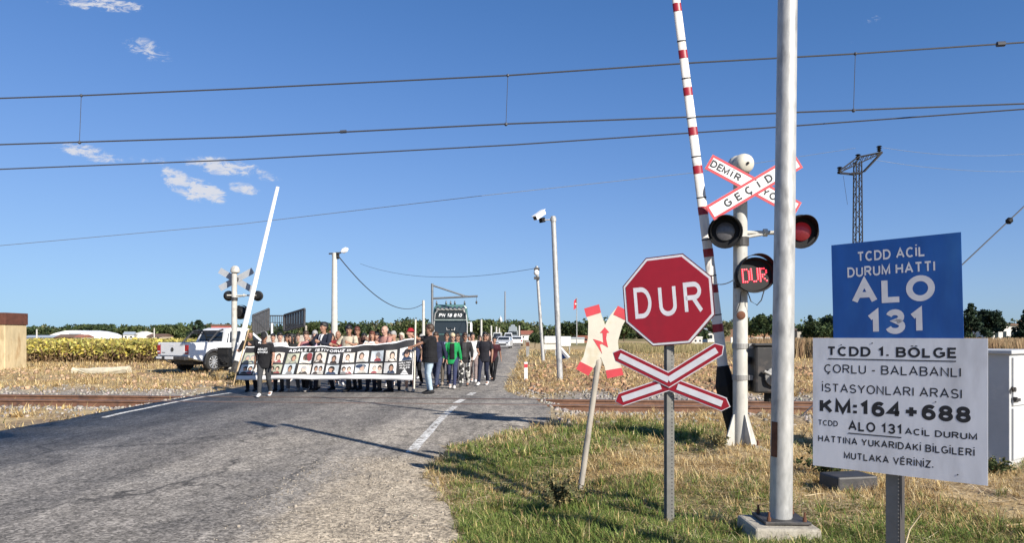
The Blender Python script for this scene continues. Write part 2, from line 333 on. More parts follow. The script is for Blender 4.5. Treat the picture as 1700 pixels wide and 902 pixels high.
# ------------------------------------------------------------------ road
ry = np.concatenate([np.arange(-40, 3, 2), np.arange(3, 40, .3), np.geomspace(40, 2500, 40)])
vs, fs = [], []
for k, y in enumerate(ry):
    l = float(road_l(y)) - .10 * float(fbm(y * 1.3, 0, 8) - .5); r = float(road_r(y)) + .22 * float(fbm(y * 1.7, 5, 9) - .5)
    vs += [(l - .02, y, -.3), (l, y, 0), ((l + r) / 2, y, 0.0), (r, y, 0), (r + .02, y, -.3)]
    if k: o = 5 * (k - 1); fs += [(o + j, o + j + 1, o + j + 6, o + j + 5) for j in range(4)]
def road_material():
    m = bpy.data.materials.new('asphalt'); m.use_nodes = True; n = m.node_tree.nodes; l = m.node_tree.links; b = n['Principled BSDF']
    t = n.new('ShaderNodeTexCoord'); sp = n.new('ShaderNodeSeparateXYZ'); l.new(t.outputs['Object'], sp.inputs[0])
    def mp(s, rot=0):
        q = n.new('ShaderNodeMapping'); q.inputs['Scale'].default_value = s; q.inputs['Rotation'].default_value = (0, 0, rot); l.new(t.outputs['Object'], q.inputs[0]); return q.outputs[0]
    def noise(v, s, d=5, r=.6):
        q = n.new('ShaderNodeTexNoise'); q.inputs['Scale'].default_value = s; q.inputs['Detail'].default_value = d; q.inputs['Roughness'].default_value = r; l.new(v, q.inputs['Vector']); return q.outputs['Fac']
    def rng_(v, a, bb, c=0., d=1.):
        q = n.new('ShaderNodeMapRange'); q.interpolation_type = 'SMOOTHSTEP'
        for i_, w in enumerate((a, bb, c, d)): q.inputs[i_ + 1].default_value = w
        l.new(v, q.inputs[0]); return q.outputs[0]
    def mth(op, a, bb):
        q = n.new('ShaderNodeMath'); q.operation = op
        for i_, w in enumerate((a, bb)):
            if isinstance(w, (int, float)): q.inputs[i_].default_value = w
            else: l.new(w, q.inputs[i_])
        return q.outputs[0]
    def mix(f, a, bb):
        q = n.new('ShaderNodeMix'); q.data_type = 'RGBA'; l.new(f, q.inputs[0]) if not isinstance(f, float) else setattr(q.inputs[0], 'default_value', f)
        for i_, w in ((6, a), (7, bb)):
            if isinstance(w, tuple): q.inputs[i_].default_value = (*w, 1)
            else: l.new(w, q.inputs[i_])
        return q.outputs[2]
    streak = noise(mp((1.5, .13, 1), .10), 1.0, 6, .62)
    patch = noise(mp((.35, .22, 1)), 1.0, 6, .65)
    c = mix(rng_(streak, .38, .62), (.156, .143, .130), (.232, .212, .188))
    c = mix(rng_(patch, .44, .66, 0, .75), c, (.255, .230, .198))
    c = mix(rng_(noise(mp((.8, .5, 1), .3), 1.4, 5, .7), .56, .68, 0, .75), c, (.088, .082, .077))
    # wheel tracks polished dark, towards the crossing
    sx_ = mth('ADD', sp.outputs[0], mth('MULTIPLY', noise(mp((.2, .2, .2)), 1.0, 2), .8))
    tr = mth('ABSOLUTE', mth('SUBTRACT', mth('FRACT', mth('DIVIDE', mth('ADD', sx_, 20.0), 1.85), 0.0), .5), 0.0)
    c = mix(mth('MULTIPLY', mth('MULTIPLY', rng_(tr, .30, .12), rng_(sp.outputs[0], -8.0, -7.0)), .4), c, (.105, .098, .092))
    # loose gravel thrown over the right edge
    ed = mth('ADD', sp.outputs[0], mth('MULTIPLY', mth('SUBTRACT', noise(mp((1, .55, 1)), 1.1, 6, .7), .5), 1.9))
    gv = mth('MULTIPLY', rng_(ed, -2.35, -1.55), rng_(sp.outputs[1], 10.4, 8.8))
    c = mix(gv, c, (.31, .265, .205))
    # old bitumen seams and a few cracks
    wv = n.new('ShaderNodeTexVoronoi'); wv.feature = 'DISTANCE_TO_EDGE'; wv.inputs['Scale'].default_value = .42
    dq = n.new('ShaderNodeVectorMath'); dq.operation = 'ADD'; nq = n.new('ShaderNodeTexNoise'); nq.inputs['Scale'].default_value = 1.6; nq.inputs['Detail'].default_value = 6; l.new(t.outputs['Object'], nq.inputs['Vector']); l.new(mp((1, .5, 1)), dq.inputs[0]); l.new(nq.outputs['Color'], dq.inputs[1]); l.new(dq.outputs[0], wv.inputs['Vector'])
    c = mix(mth('MULTIPLY', rng_(wv.outputs['Distance'], .020, .006), rng_(noise(mp((.3, .3, 1)), 1.0, 3), .46, .56, 0, .75)), c, (.045, .042, .040))
    # stones in the surface
    vo = n.new('ShaderNodeTexVoronoi'); vo.inputs['Scale'].default_value = 46; l.new(t.outputs['Object'], vo.inputs['Vector'])
    sepc = n.new('ShaderNodeSeparateColor'); l.new(vo.outputs['Color'], sepc.inputs[0])
    sc_ = n.new('ShaderNodeVectorMath'); sc_.operation = 'SCALE'; l.new(c, sc_.inputs[0]); 
    grain = mth('MULTIPLY', rng_(sepc.outputs[0], 0, 1, .52, 1.48), mth('MULTIPLY', rng_(noise(t.outputs['Object'], 17, 4, .7), .3, .7, .70, 1.30), rng_(noise(mp((1, .4, 1), .12), 5.5, 6, .75), .34, .66, .74, 1.26)))
    l.new(grain, sc_.inputs['Scale']); l.new(sc_.outputs[0], b.inputs['Base Color'])
    b.inputs['Roughness'].default_value = .85; b.inputs['Specular IOR Level'].default_value = .3
    bp = n.new('ShaderNodeBump'); bp.inputs['Strength'].default_value = .55; bp.inputs['Distance'].default_value = .008
    l.new(mth('ADD', sepc.outputs[1], noise(t.outputs['Object'], 30, 4, .7)), bp.inputs['Height']); l.new(bp.outputs[0], b.inputs['Normal'])
    return m
AS = road_material()
ro = np_obj('road', vs, fs, AS); tag(ro, None, None, kind='structure')

def worn_paint(name, wear, colr=(.74, .72, .67)):
    m = bpy.data.materials.new(name); m.use_nodes = True; n = m.node_tree.nodes; l = m.node_tree.links; b = n['Principled BSDF']
    b.inputs['Base Color'].default_value = (*colr, 1); b.inputs['Roughness'].default_value = .7
    t = n.new('ShaderNodeTexCoord'); q = n.new('ShaderNodeTexNoise'); q.inputs['Scale'].default_value = 7; q.inputs['Detail'].default_value = 8; q.inputs['Roughness'].default_value = .75; l.new(t.outputs['Object'], q.inputs['Vector'])
    mr = n.new('ShaderNodeMapRange'); mr.inputs[1].default_value = wear - .07; mr.inputs[2].default_value = wear + .07; l.new(q.outputs['Fac'], mr.inputs[0])
    tr = n.new('ShaderNodeBsdfTransparent'); ms = n.new('ShaderNodeMixShader'); l.new(mr.outputs[0], ms.inputs[0]); l.new(tr.outputs[0], ms.inputs[1]); l.new(b.outputs[0], ms.inputs[2]); l.new(ms.outputs[0], n['Material Output'].inputs[0])
    return m
def stripe(name, pts, w, m, label=None):
    b = MB(); vs = []
    for (x, y) in pts: vs += [(x - w / 2, y, .004), (x + w / 2, y, .004)]
    b._add(vs, [(2 * k, 2 * k + 1, 2 * k + 3, 2 * k + 2) for k in range(len(pts) - 1)])
    return tag(b.build(name, m, fix=False), None, None, kind='structure')
WP = worn_paint('road_paint', .44); WP2 = worn_paint('road_paint_worn', .48)
stripe('road_marking', [(X(p, D(q)), D(q)) for p, q in ((172, 694), (205, 686), (240, 679), (275, 671.5), (310, 664.5), (345, 658.5), (383, 653))], .12, WP)
dash = [(676, 752), (683, 744), (690, 735), (698, 727), (708, 716), (720, 702), (732, 690), (742, 681), (750, 675)]
stripe('road_marking', [(X(p + 6, D(q)), D(q)) for p, q in dash[:5]], .15, WP2)
stripe('road_marking', [(X(p + 6, D(q)), D(q)) for p, q in dash[4:]], .14, WP2)
stripe('road_marking', [(X(p, D(q)), D(q)) for p, q in ((757, 670), (769, 663.5))], .16, WP)
stripe('road_marking', [(X(p, D(q)), D(q)) for p, q in ((779, 657), (787, 652))], .17, WP2)

# ------------------------------------------------------------------ railway
rust = mat('rail_rust', (.17, .085, .05), rough=.8, var=.3, vs=5, bump=.3, col2=(.10, .055, .04), s2=3)
steel = mat('rail_head', (.20, .16, .14), rough=.45, metal=.5, var=.2)
prof = [(-.065, 0), (.065, 0), (.065, .012), (.012, .03), (.010, .115), (.036, .128), (.036, .165), (.030, .172), (-.030, .172), (-.036, .165), (-.036, .128), (-.010, .115), (-.012, .03), (-.065, .012)]
for off, lab in ((-.7175, 'rusty rail of the track, the one nearer the stop sign'), (.7175, 'rusty rail of the track, the one nearer the marching crowd')):
    b = MB(); u = Vector((1, TRK, 0)).normalized(); w = Vector((-u.y, u.x, 0)); c0 = Vector((0, TY, -.158)) + w * off
    n = len(prof); vs = []
    for t in (-70, 60):
        for (a, z) in prof: vs.append(c0 + u * t + w * a + Vector((0, 0, z)))
    fs = [(j, (j + 1) % n, n + (j + 1) % n, n + j) for j in range(n)] + [tuple(range(n)), tuple(range(n, 2 * n))]
    b._add(vs, fs); b.m = [1 if j in (6, 7, 8) else 0 for j in range(n)] + [0, 0]
    tag(b.build('railway_rail', [rust, steel]), lab, 'rail', 'rails of the railway track')
# flangeway grooves where the track crosses the asphalt
dk = mat('flangeway_dark', (.045, .038, .034), rough=.95)  # flat dark colour laid on the asphalt for the grooves
for off in (-.7175 + .085, .7175 - .085):
    b = MB(); u = Vector((1, TRK, 0)).normalized(); w = Vector((-u.y, u.x, 0)); c0 = Vector((0, TY, .004)) + w * off
    x0, x1 = -8.2, .55
    b.quad([c0 + u * x0 - w * .035, c0 + u * x1 - w * .035, c0 + u * x1 + w * .035, c0 + u * x0 + w * .035]); tag(b.build('road_groove', dk, fix=False), None, None, kind='structure')

# ballast and loose stones, one mass
def stones(name, pts, size, cols, m):
    n = len(pts); cube = np.array([(-1, -1, -1), (1, -1, -1), (1, 1, -1), (-1, 1, -1), (-1, -1, 1), (1, -1, 1), (1, 1, 1), (-1, 1, 1)]) * .5
    fc = np.array([(3, 2, 1, 0), (4, 5, 6, 7), (0, 1, 5, 4), (1, 2, 6, 5), (2, 3, 7, 6), (3, 0, 4, 7)])
    v = cube[None] * rng.uniform(.55, 1.1, (n, 8, 3)); v *= size[:, None, None] * rng.uniform(.6, 1.2, (n, 1, 3))
    a = rng.uniform(0, 6.28, n); b = rng.uniform(-.9, .9, n); ca, sa, cb, sb = np.cos(a), np.sin(a), np.cos(b), np.sin(b)
    y = v[:, :, 1] * cb[:, None] - v[:, :, 2] * sb[:, None]; z = v[:, :, 1] * sb[:, None] + v[:, :, 2] * cb[:, None]; x = v[:, :, 0]
    vv = np.stack([x * ca[:, None] - y * sa[:, None], x * sa[:, None] + y * ca[:, None], z], 2) + pts[:, None, :]
    f = (fc[None] + (np.arange(n) * 8)[:, None, None]).reshape(-1, 4)
    return tag(np_obj(name, vv.reshape(-1, 3), f, m, np.repeat(cols, 8, 0)), None, None, kind='stuff')
sm = mat('stone', (1, 1, 1), rough=.9, attr=True, var=.25, vs=30)
n = 26000; x = rng.uniform(-32, 22, n); s = rng.normal(0, 1.55, n); s[: n // 5] = rng.uniform(-4.5, 3.2, n // 5); y = TY + TRK * x + s
k = (road_out(x, y) > .1) & (y > 9); x, y = x[k], y[k]; size = rng.uniform(.03, .085, len(x))
c = np.array([.30, .27, .24])[None] * rng.uniform(.5, 1.35, (len(x), 1)) * (1 + rng.uniform(-.06, .06, (len(x), 3)))
stones('ballast_gravel', np.stack([x, y, gh(x, y) + size * .15], 1), size, c, sm)
n = 5200; y = rng.uniform(3.5, 9.8, n); x = road_r(y) + rng.normal(-.75, .5, n); k = (x > -2.6) & (x < .25); x, y = x[k], y[k]; size = rng.uniform(.005, .014, len(x)) * np.where(rng.random(len(x)) < .03, 2.2, 1)
z = np.where(x < road_r(y), 0.0, gh(x, y))
c = np.array([.31, .27, .22])[None] * rng.uniform(.45, 1.4, (len(x), 1)) * np.ones((1, 3))
stones('gravel', np.stack([x, y, z + size * .2], 1), size, c, sm)

# ------------------------------------------------------------------ grass, straw and stubble (uncountable: a few masses)
def blades(name, x, y, ln, wd, up, cols, z0=0.0, m=None):
    n = len(x); a = rng.uniform(0, 2 * np.pi, n); dx, dy = np.cos(a), np.sin(a)
    base = np.stack([x, y, gh(x, y) + z0], 1); base[road_out(x, y) < 0, 2] = z0
    lean = np.stack([dx * np.sqrt(1 - up ** 2), dy * np.sqrt(1 - up ** 2), up], 1)
    side = np.stack([-dy, dx, np.zeros(n)], 1) * (wd / 2)[:, None]
    mid = base + lean * (ln * .55)[:, None]; droop = lean.copy(); droop[:, 2] -= rng.uniform(.1, .8, n) * (up > .25); 
    tip = mid + droop * (ln * .5)[:, None]; tip[:, 2] = np.maximum(tip[:, 2], base[:, 2] + .004)
    v = np.stack([base - side, base + side, mid + side * .75, mid - side * .75, tip], 1).reshape(-1, 3)
    o = (np.arange(n) * 5)[:, None]; f = np.concatenate([o + np.array([[0, 1, 2]]), o + np.array([[0, 2, 3]]), o + np.array([[3, 2, 4]])], 0)
    return tag(np_obj(name, v, f, m, np.repeat(cols, 5, 0)), None, None, kind='stuff')
gmat = mat('grass_blade', (1, 1, 1), rough=.75, attr=True, var=0, trans=.25, spec=.2)
def bcol(n, g):
    st = np.array([[.62, .47, .22], [.52, .36, .16], [.70, .57, .32], [.36, .24, .12]])[rng.integers(0, 4, n)]
    gr = np.array([[.13, .20, .045], [.19, .25, .06], [.10, .15, .035], [.28, .29, .09]])[rng.integers(0, 4, n)]
    return np.where(g[:, None], gr, st) * rng.uniform(.7, 1.25, (n, 1))
def scatter(n, x0, x1, y0, y1, edge=.25):
    x = rng.uniform(x0, x1, n); y = rng.uniform(y0, y1, n); o = road_out(x, y) + edge * (fbm(x * 2, y * 2, 77) - .5) * 2
    k = (o > 0) & (np.abs(x) < .74 * y + .6); return x[k], y[k]
def zone(name, n, x0, x1, y0, y1, lmin, lmax, w, flat, edge=.25, gs=1.0, ballast=True, dense=.30):
    x, y = scatter(n, x0, x1, y0, y1, edge)
    if ballast:
        s = np.abs(track_s(x, y)) + 1.6 * (fbm(x * .9, y * .9, 5) - .5); k = rng.random(len(x)) < sstep(1.6, 3.4, s) + .035; x, y = x[k], y[k]
    dn = fbm(x * 1.1, y * 1.1, 63); g0 = greenness(x, y) * gs; k = rng.random(len(x)) < np.clip(sstep(dense + .06, dense + .26, dn) + g0 * .9 + .05, 0, 1); x, y, g0 = x[k], y[k], g0[k]
    n = len(x); g = rng.random(n) < g0 * .85
    fl = (rng.random(n) < flat) & ~g
    up = np.where(fl, rng.uniform(.0, .22, n), rng.uniform(.45, .97, n)); ln = rng.uniform(lmin, lmax, n) * np.where(g, .85, 1) * (.6 + .8 * vnoise(x * 1.7, y * 1.7, 88))
    return blades(name, x, y, ln, w * rng.uniform(.6, 1.3, n), up, bcol(n, g), .004, gmat)
zone('roadside_grass', 260000, -1.6, 7.0, 4.2, 9.5, .04, .14, .006, .74)
def tufts(name, m, x0, x1, y0, y1, k, rad, l0, l1, w, gbias):
    cx, cy = scatter(m, x0, x1, y0, y1, .1); s = np.abs(track_s(cx, cy)); q = (s > 2.2) & (rng.random(len(cx)) < .25 + greenness(cx, cy)); cx, cy = cx[q], cy[q]; m = len(cx)
    g = rng.random(m) < np.clip(greenness(cx, cy) * 1.2 + gbias, 0, 1); i = np.repeat(np.arange(m), k); r = np.abs(rng.normal(0, rad, m * k)) * rng.uniform(.6, 1.5, m)[i]; a = rng.uniform(0, 6.28, m * k); x = cx[i] + np.cos(a) * r; y = cy[i] + np.sin(a) * r
    n = m * k; blades(name, x, y, rng.uniform(l0, l1, n) * rng.uniform(.5, 1.35, m)[i], w * rng.uniform(.6, 1.3, n), rng.uniform(.5, .98, n), bcol(n, g[i] & (rng.random(n) < .85)), .004, gmat)
tufts('grass_tufts', 900, -1.4, 7, 4.2, 9.6, 46, .045, .07, .19, .006, .12); tufts('grass_tufts', 700, -1.2, 12, 9.6, 16, 40, .06, .08, .22, .010, .05); tufts('grass_tufts', 420, -30, -8.6, 12.5, 40, 40, .10, .12, .34, .022, -.1); tufts('grass_tufts', 420, -.5, 26, 19.8, 42, 40, .11, .12, .34, .024, -.05)
def litter(name, n, x0, x1, y0, y1, l0, l1, w):
    x, y = scatter(n, x0, x1, y0, y1, .2); k = (fbm(x * .8, y * .8, 123) > .42); x, y = x[k], y[k]; n = len(x)
    blades(name, x, y, rng.uniform(l0, l1, n), w * rng.uniform(.6, 1.4, n), rng.uniform(-.02, .10, n), np.array([[.72, .60, .40], [.62, .48, .28], [.50, .36, .20]])[rng.integers(0, 3, n)] * rng.uniform(.75, 1.2, (n, 1)), .022, gmat)
litter('cut_straw', 16000, -1.3, 7.0, 4.2, 9.5, .08, .30, .008); litter('cut_straw', 9000, -1.0, 12, 9.5, 15.0, .12, .34, .012); litter('cut_straw', 9000, 0, 26, 20, 40, .2, .5, .03)
zone('trackside_grass', 130000, -1.4, 12.5, 9.5, 16.0, .05, .16, .010, .7)
zone('stubble_straw', 110000, -1.0, 24, 19.2, 34, .08, .26, .018, .72, gs=.4)
zone('dry_meadow_grass', 60000, -1.0, 60, 34, 80, .15, .4, .05, .6, gs=1.6, ballast=False)
zone('verge_straw', 120000, -30, -8.4, 12.2, 34, .07, .24, .016, .62, gs=.35)
zone('verge_dry_grass', 40000, -45, -7.6, 34, 44, .12, .3, .03, .5, gs=.5, ballast=False)

# clods and chopped stalks of the cleared field beyond the track
n = 5200; x = rng.uniform(0.3, 24, n); y = rng.uniform(20.4, 40, n); k = (fbm(x * .7, y * .7, 91) > .47) & (road_out(x, y) > .6); x, y = x[k], y[k]; size = rng.uniform(.05, .17, len(x))
c = np.array([.26, .155, .09])[None] * rng.uniform(.4, 1.9, (len(x), 1)) * np.ones((1, 3))
stones('field_debris', np.stack([x, y, gh(x, y) + size * .1], 1), size, c, sm)
n = 2600; x = rng.uniform(-30, -9, n); y = rng.uniform(22, 41, n); k = (fbm(x * .6, y * .6, 95) > .5) & (road_out(x, y) > .6); x, y = x[k], y[k]; size = rng.uniform(.05, .16, len(x))
c = np.array([.33, .22, .135])[None] * rng.uniform(.5, 1.6, (len(x), 1)) * np.ones((1, 3))
stones('verge_debris', np.stack([x, y, gh(x, y) + size * .1], 1), size, c, sm)
# ------------------------------------------------------------------ shared materials
galv = mat('galvanised_steel', (.42, .42, .41), rough=.55, metal=.3, var=.2, vs=22, bump=.15, bs=9, col2=(.29, .29, .285), s2=6, stretch=(1, 1, .35))
galv_d = mat('weathered_steel', (.30, .295, .28), rough=.55, metal=.3, var=.2, vs=9, col2=(.20, .19, .175), s2=4, stretch=(1, 1, .3))
wpaint = mat('weathered_white_paint', (.47, .46, .42), rough=.6, var=.2, vs=8, col2=(.24, .19, .15), s2=5, lo=.58, hi=.70, stretch=(1, 1, .45), bump=.1, bs=20)
wclean = mat('white_sheet', (.74, .75, .76), rough=.45, var=.05, vs=3)
wsign = mat('white_sign_sheet', (.70, .72, .77), rough=.4, var=.07, vs=9, col2=(.52, .53, .56), s2=5, lo=.48, hi=.74, stretch=(1, 1, .3))
redp = mat('sign_red', (.29, .008, .020), rough=.4, var=.10, vs=3, col2=(.25, .009, .02), s2=2.5)
redf = mat('faded_red', (.50, .045, .06), rough=.5, var=.12, vs=7)
bluep = mat('sign_blue', (.008, .075, .31), rough=.35, var=.14, vs=9, col2=(.02, .11, .35), s2=5, lo=.5, hi=.75, stretch=(1, 1, .3))
refl = mat('reflective_white', (.62, .62, .66), rough=.35, var=.10, vs=9)
blk = mat('black_lettering', (.013, .014, .018), rough=.5, var=0)
blackp = mat('matt_black', (.012, .012, .013), rough=.6, spec=.25, var=.2, bump=.1)
dgrey = mat('dark_grey_metal', (.045, .043, .043), rough=.55, metal=.1, var=.3, vs=8, bump=.15, col2=(.085, .072, .065), s2=6)
conc = mat('concrete', (.36, .33, .275), rough=.95, var=.25, vs=9, bump=.5, bs=35, col2=(.24, .215, .175), s2=5)
rusty = mat('rust_brown', (.135, .055, .03), rough=.85, var=.35, vs=9, bump=.3)
cream = mat('aged_cream_paint', (.55, .52, .44), rough=.6, var=.08, vs=5, col2=(.50, .45, .34), s2=3.5)
lens_g = mat('lens_grey', (.11, .11, .12), rough=.25, var=.15, vs=30)
lens_r = mat('lens_red', (.085, .008, .012), rough=.3, var=.4, vs=60, emit=((1, .04, .06), .06))
led = mat('led_red', (.8, .03, .05), rough=.4, var=0, emit=((1.0, .05, .08), 1.1))
glassd = mat('dark_glass', (.02, .024, .028), rough=.08, var=0, spec=.7)
cable = mat('black_cable', (.02, .02, .022), rough=.6, var=.1)

# ------------------------------------------------------------------ camera poles
def camera_pole(label, base, h, r0, r1, rot, cam_yaw, footing=True, cover=True, group=None):
    t = thing('camera_pole', label, 'camera pole', base, rot=rot, group=group)
    if footing:
        f = MB(); f.box((-.03, -.02, -.08), (.55, .50, .36), taper=.93); f.build('footing', conc, t, bevel=.02)
    b = MB(); b.box((0, 0, .118), (.36, .34, .022)); pl = b.build('base_plate', dgrey, t, bevel=.004)
    for sx in (-1, 1):
        for sy in (-1, 1):
            b = MB(); b.lathe([(.016, 0), (.016, .03), (.009, .03), (.009, .07)], (sx * .14, sy * .13, .129), n=8); b.build('anchor_bolt', rusty, pl)
    b = MB(); zs = [.11 + (h - .11) * i / 12 for i in range(13)]
    b.loft([(0, 0, z) for z in zs], [r0 + (r1 - r0) * i / 12 for i in range(13)], 20); b.build('pole', galv, t, smooth=True)
    if cover:
        b = MB(); vs = []
        for z in (.62, .90):
            for a in (-172, -152, -132): vs.append((math.cos(R(a)) * (r0 + .0025), math.sin(R(a)) * (r0 + .0025), z))
        b._add(vs, [(0, 1, 4, 3), (1, 2, 5, 4)]); b.build('access_cover', rusty, t, fix=False)
    arm = MB(); arm.tube((0, 0, h - .12), (-.34, 0, h - .12), .022); arm.lathe([(r1 + .02, -.07), (r1 + .02, .07)], (0, 0, h - .12), n=14); arm.build('arm', galv, t, smooth=True)
    e = bpy.data.objects.new('camera', None); C.objects.link(e); e.parent = t; e.location = (-.40, 0, h - .10); e.rotation_euler = (R(14), 0, cam_yaw)
    b = MB(); b.box((0, 0, -.02), (.16, .17, .17)); b.build('mount_head', blackp, e, bevel=.01)
    b = MB(); b.box((0, -.10, .17), (.17, .56, .15), rot=(R(14), 0, 0)); b.box((0, -.13, .255), (.21, .64, .016), rot=(R(14), 0, 0)); b.build('housing', wclean, e, bevel=.012)
    b = MB(); b.box((0, -.375, .105), (.13, .012, .105), rot=(R(14), 0, 0)); b.build('lens', glassd, e)
    return t
np_base = (X(1296, 5.985), 5.985, gz(X(1296, 5.985), 5.985) + .02)
camera_pole('thick galvanised camera pole on a concrete footing between the stop sign and the blue sign', np_base, 5.85, .088, .070, (0, R(.75), 0), R(40), group='poles with a surveillance camera')
d = 26.5; camera_pole('slim grey pole with a white camera on top, standing in stubble beyond the track', (X(930, d), d, gz(X(930, d), d) - .1), 5.95, .105, .085, (0, R(-2.4), 0), R(-42), footing=True, cover=False, group='poles with a surveillance camera')

def thin_pole(name, label, px0, px1, ptop, d, r0, r1, m, cat='pole', group=None):
    g = gz(X(px0, d), d); zt = Z(ptop, d); t = thing(name, label, cat, (X(px0, d), d, g - .05), group=group)
    b = MB(); b.loft([(0, 0, 0), ((X(px1, d) - X(px0, d)), 0, zt - g + .05)], [r0, r1], 12); b.build('pole', m, t, smooth=True); return t, Vector((X(px1, d) - X(px0, d), 0, zt - g + .05))
t, top = thin_pole('camera_mast', 'thin grey mast with a white camera cluster near its top at the far road edge', 902, 891, 442, 46, .11, .085, galv, 'mast')
b = MB(); b.ball(top + Vector((-.02, -.16, -.42)), (.17, .15, .2)); b.build('camera_dome', wclean, t, smooth=True)
for q in (-.75, -.2): b = MB(); b.box(top + Vector((0, -.12, q)), (.34, .2, .16)); b.build('bracket', dgrey, t)

# ------------------------------------------------------------------ emergency line board
t = thing('information_sign', 'white railway information board with a blue panel above it on a perforated post', 'sign', (2.25, 4.42, gz(2.25, 4.42)))
A = Vector((1.9005, 4.716, 0)); B = Vector((2.593, 4.07, 0)); u = (B - A).normalized(); yaw = math.atan2(u.y, u.x); nrm = Vector((u.y, -u.x, 0))
def board_empty(center, roll): return dict(loc=center - Vector(t.location), rot=(0, R(-roll), yaw))
W = (B - A).length; zt, zb = 1.583, .778; cen = (A + B) / 2; cen.z = (zt + zb) / 2
b = MB(); b.box((0, 0, 0), (W, .004, zt - zb)); wp = b.build('white_panel', wsign, t, **board_empty(cen, 0.0))
H_ = zt - zb
rows = [("TCDD 1. BÖLGE", .320, .47, .060, .21, .74, True), ("ÇORLU - BALABANLI", .212, .47, .054, .135, .79, False), ("İSTASYONLARI ARASI", .092, .465, .054, .135, .81, False),
        ("KM:164+688", -.022, .48, .090, .24, .87, False), ("TCDD", -.128, .10, .035, .17, .125, False), ("ALO 131", -.133, .385, .060, .19, .315, True), ("ACİL DURUM", -.140, .755, .038, .175, .385, False),
        ("HATTINA YUKARIDAKİ BİLGİLERİ", -.228, .485, .043, .175, .90, False), ("MUTLAKA VERİNİZ.", -.318, .46, .043, .175, .52, False)]
ls = []
for (s, z, uc, size, bold, wf, ul) in rows:
    xw = (uc - .5) * W; 
    text('lettering', s, size, blk, wp, loc=(xw, -.0025, z), weight=bold, width=wf * W, split=True)
    if ul:
        q = MB(); q.box((xw, -.0028, z - size * .78), (wf * W * 1.0, .0006, .006)); q.build('underline', blk, wp)
for (px_, pz_) in ((-.30, .36), (.22, .04), (-.42, .0), (.33, -.36), (.05, -.29), (-.12, .372)): b = MB(); b.lathe([(.004, 0), (.004, .0015)], (px_, -.0022, pz_), axis=(0, -1, 0), n=7); b.build('screw', dgrey, wp)
cb = A + u * (.1355 + .86) / 2 * W; cb.z = 1.583 + .285
b = MB(); b.box((0, 0, 0), (.725 * W + .02, .004, .60)); bp_ = b.build('blue_panel', bluep, t, **board_empty(cb + nrm * -.006, 1.3))
wl = refl; ls = []
for (s, z, size, bold, wf, xo) in (("TCDD ACİL", .213, .060, .18, .53, -.015), ("DURUM HATTI", .122, .062, .18, .70, -.02), ("ALO", .0, .150, .225, .66, -.01), ("131", -.188, .146, .235, .43, .0)):
    text('lettering', s, size, wl, bp_, loc=(xo, -.0025, z), weight=bold, width=wf * .725 * W, split=True)
pp = A + u * (.485 * W) - nrm * .072; pp = pp - Vector(t.location)
b = MB(); b.box((0, 0, .95), (.088, .05, 2.0)); po = b.build('post', perforated('post_grey', (.17, .18, .185), (.55, .52, .45), .031, .0225, .0045), t, loc=(pp.x, pp.y, 0), rot=(0, 0, yaw - R(8)))
b = MB(); b.box((.0425, -.008, .95), (.006, .06, 1.99)); b.build('flange', mat('post_shaded', (.06, .055, .055), rough=.6, var=.2), po)  # same post steel coloured darker, giving the post its shaded side

# ------------------------------------------------------------------ stop sign with level-crossing cross
d = 6.4; k = d / F
bx = X(1113, d); t = thing('stop_sign', 'red octagonal stop sign above a red and white crossing cross on a grey channel post', 'sign', (bx, d, gz(bx, d)))
b = MB(); b.box((0, .02, .98), (.054, .004, 1.98)); b.box((-.026, .038, .98), (.004, .032, 1.98)); b.box((.026, .038, .98), (.004, .032, 1.98)); b.box((-.034, .054, .98), (.022, .004, 1.98)); b.box((.034, .054, .98), (.022, .004, 1.98))
po = b.build('post', perforated('channel_steel', (.20, .195, .18), (.03, .03, .03), .017, .032, .0055), t, bevel=.002)
def octo(a): return [(a / math.cos(R(22.5)) * math.cos(R(22.5 + 45 * i)), a / math.cos(R(22.5)) * math.sin(R(22.5 + 45 * i))) for i in range(8)]
e = bpy.data.objects.new('stop_panel', None); C.objects.link(e); e.parent = t
e.location = (X(1108, d) - bx, -.012, Z(499, d) - t.location.z); e.rotation_euler = (0, R(-4.6), R(-24))
b = MB(); b.prism(octo(.385), 0, .004); b.build('backing', mat('dark_sign_edge', (.10, .012, .02), rough=.5, var=.1), e)
b = MB(); b.prism(octo(.376), -.003, -.0002); b.build('border', refl, e)
b = MB(); b.prism(octo(.357), -.006, -.0032); b.build('face', redp, e)
ls = []
for s, xo, zo in (('D', -.215, 0), ('U', 0, 0), ('R', .215, 0)):
    ls.append(text('lettering', s, .27, refl, e, loc=(xo, -.0066, zo), weight=.15, width=.150))
join(ls, 'lettering')
def band(pts, w, y0, y1, point=0.0):            # a bent strip with pointed ends
    p = [Vector((a, 0, c)) for a, c in pts]; l1, l2 = [], []
    d1 = (p[1] - p[0]).normalized(); d2 = (p[2] - p[1]).normalized(); n1 = Vector((-d1.z, 0, d1.x)); n2 = Vector((-d2.z, 0, d2.x)); mm = (n1 + n2).normalized(); ml = 1 / mm.dot(n1)
    q = [p[0] - d1 * point, p[0] + n1 * w / 2, p[1] + mm * w / 2 * ml, p[2] + n2 * w / 2, p[2] + d2 * point, p[2] - n2 * w / 2, p[1] - mm * w / 2 * ml, p[0] - n1 * w / 2]
    if point == 0: q = q[1:4] + q[5:]
    b = MB(); b.prism([(v.x, v.z) for v in q], y0, y1); return b
YC = R(24)
def arm_pts(l):
    r = []
    for a, c in l:
        q = (a - 850) / F; xt = (q * d - X(1110, d)) / (math.cos(YC) + q * math.sin(YC)); dd = d - xt * math.sin(YC); r.append((xt, (632 - c) / F * dd + (HOR - 632) / F * (dd - d)))
    return r
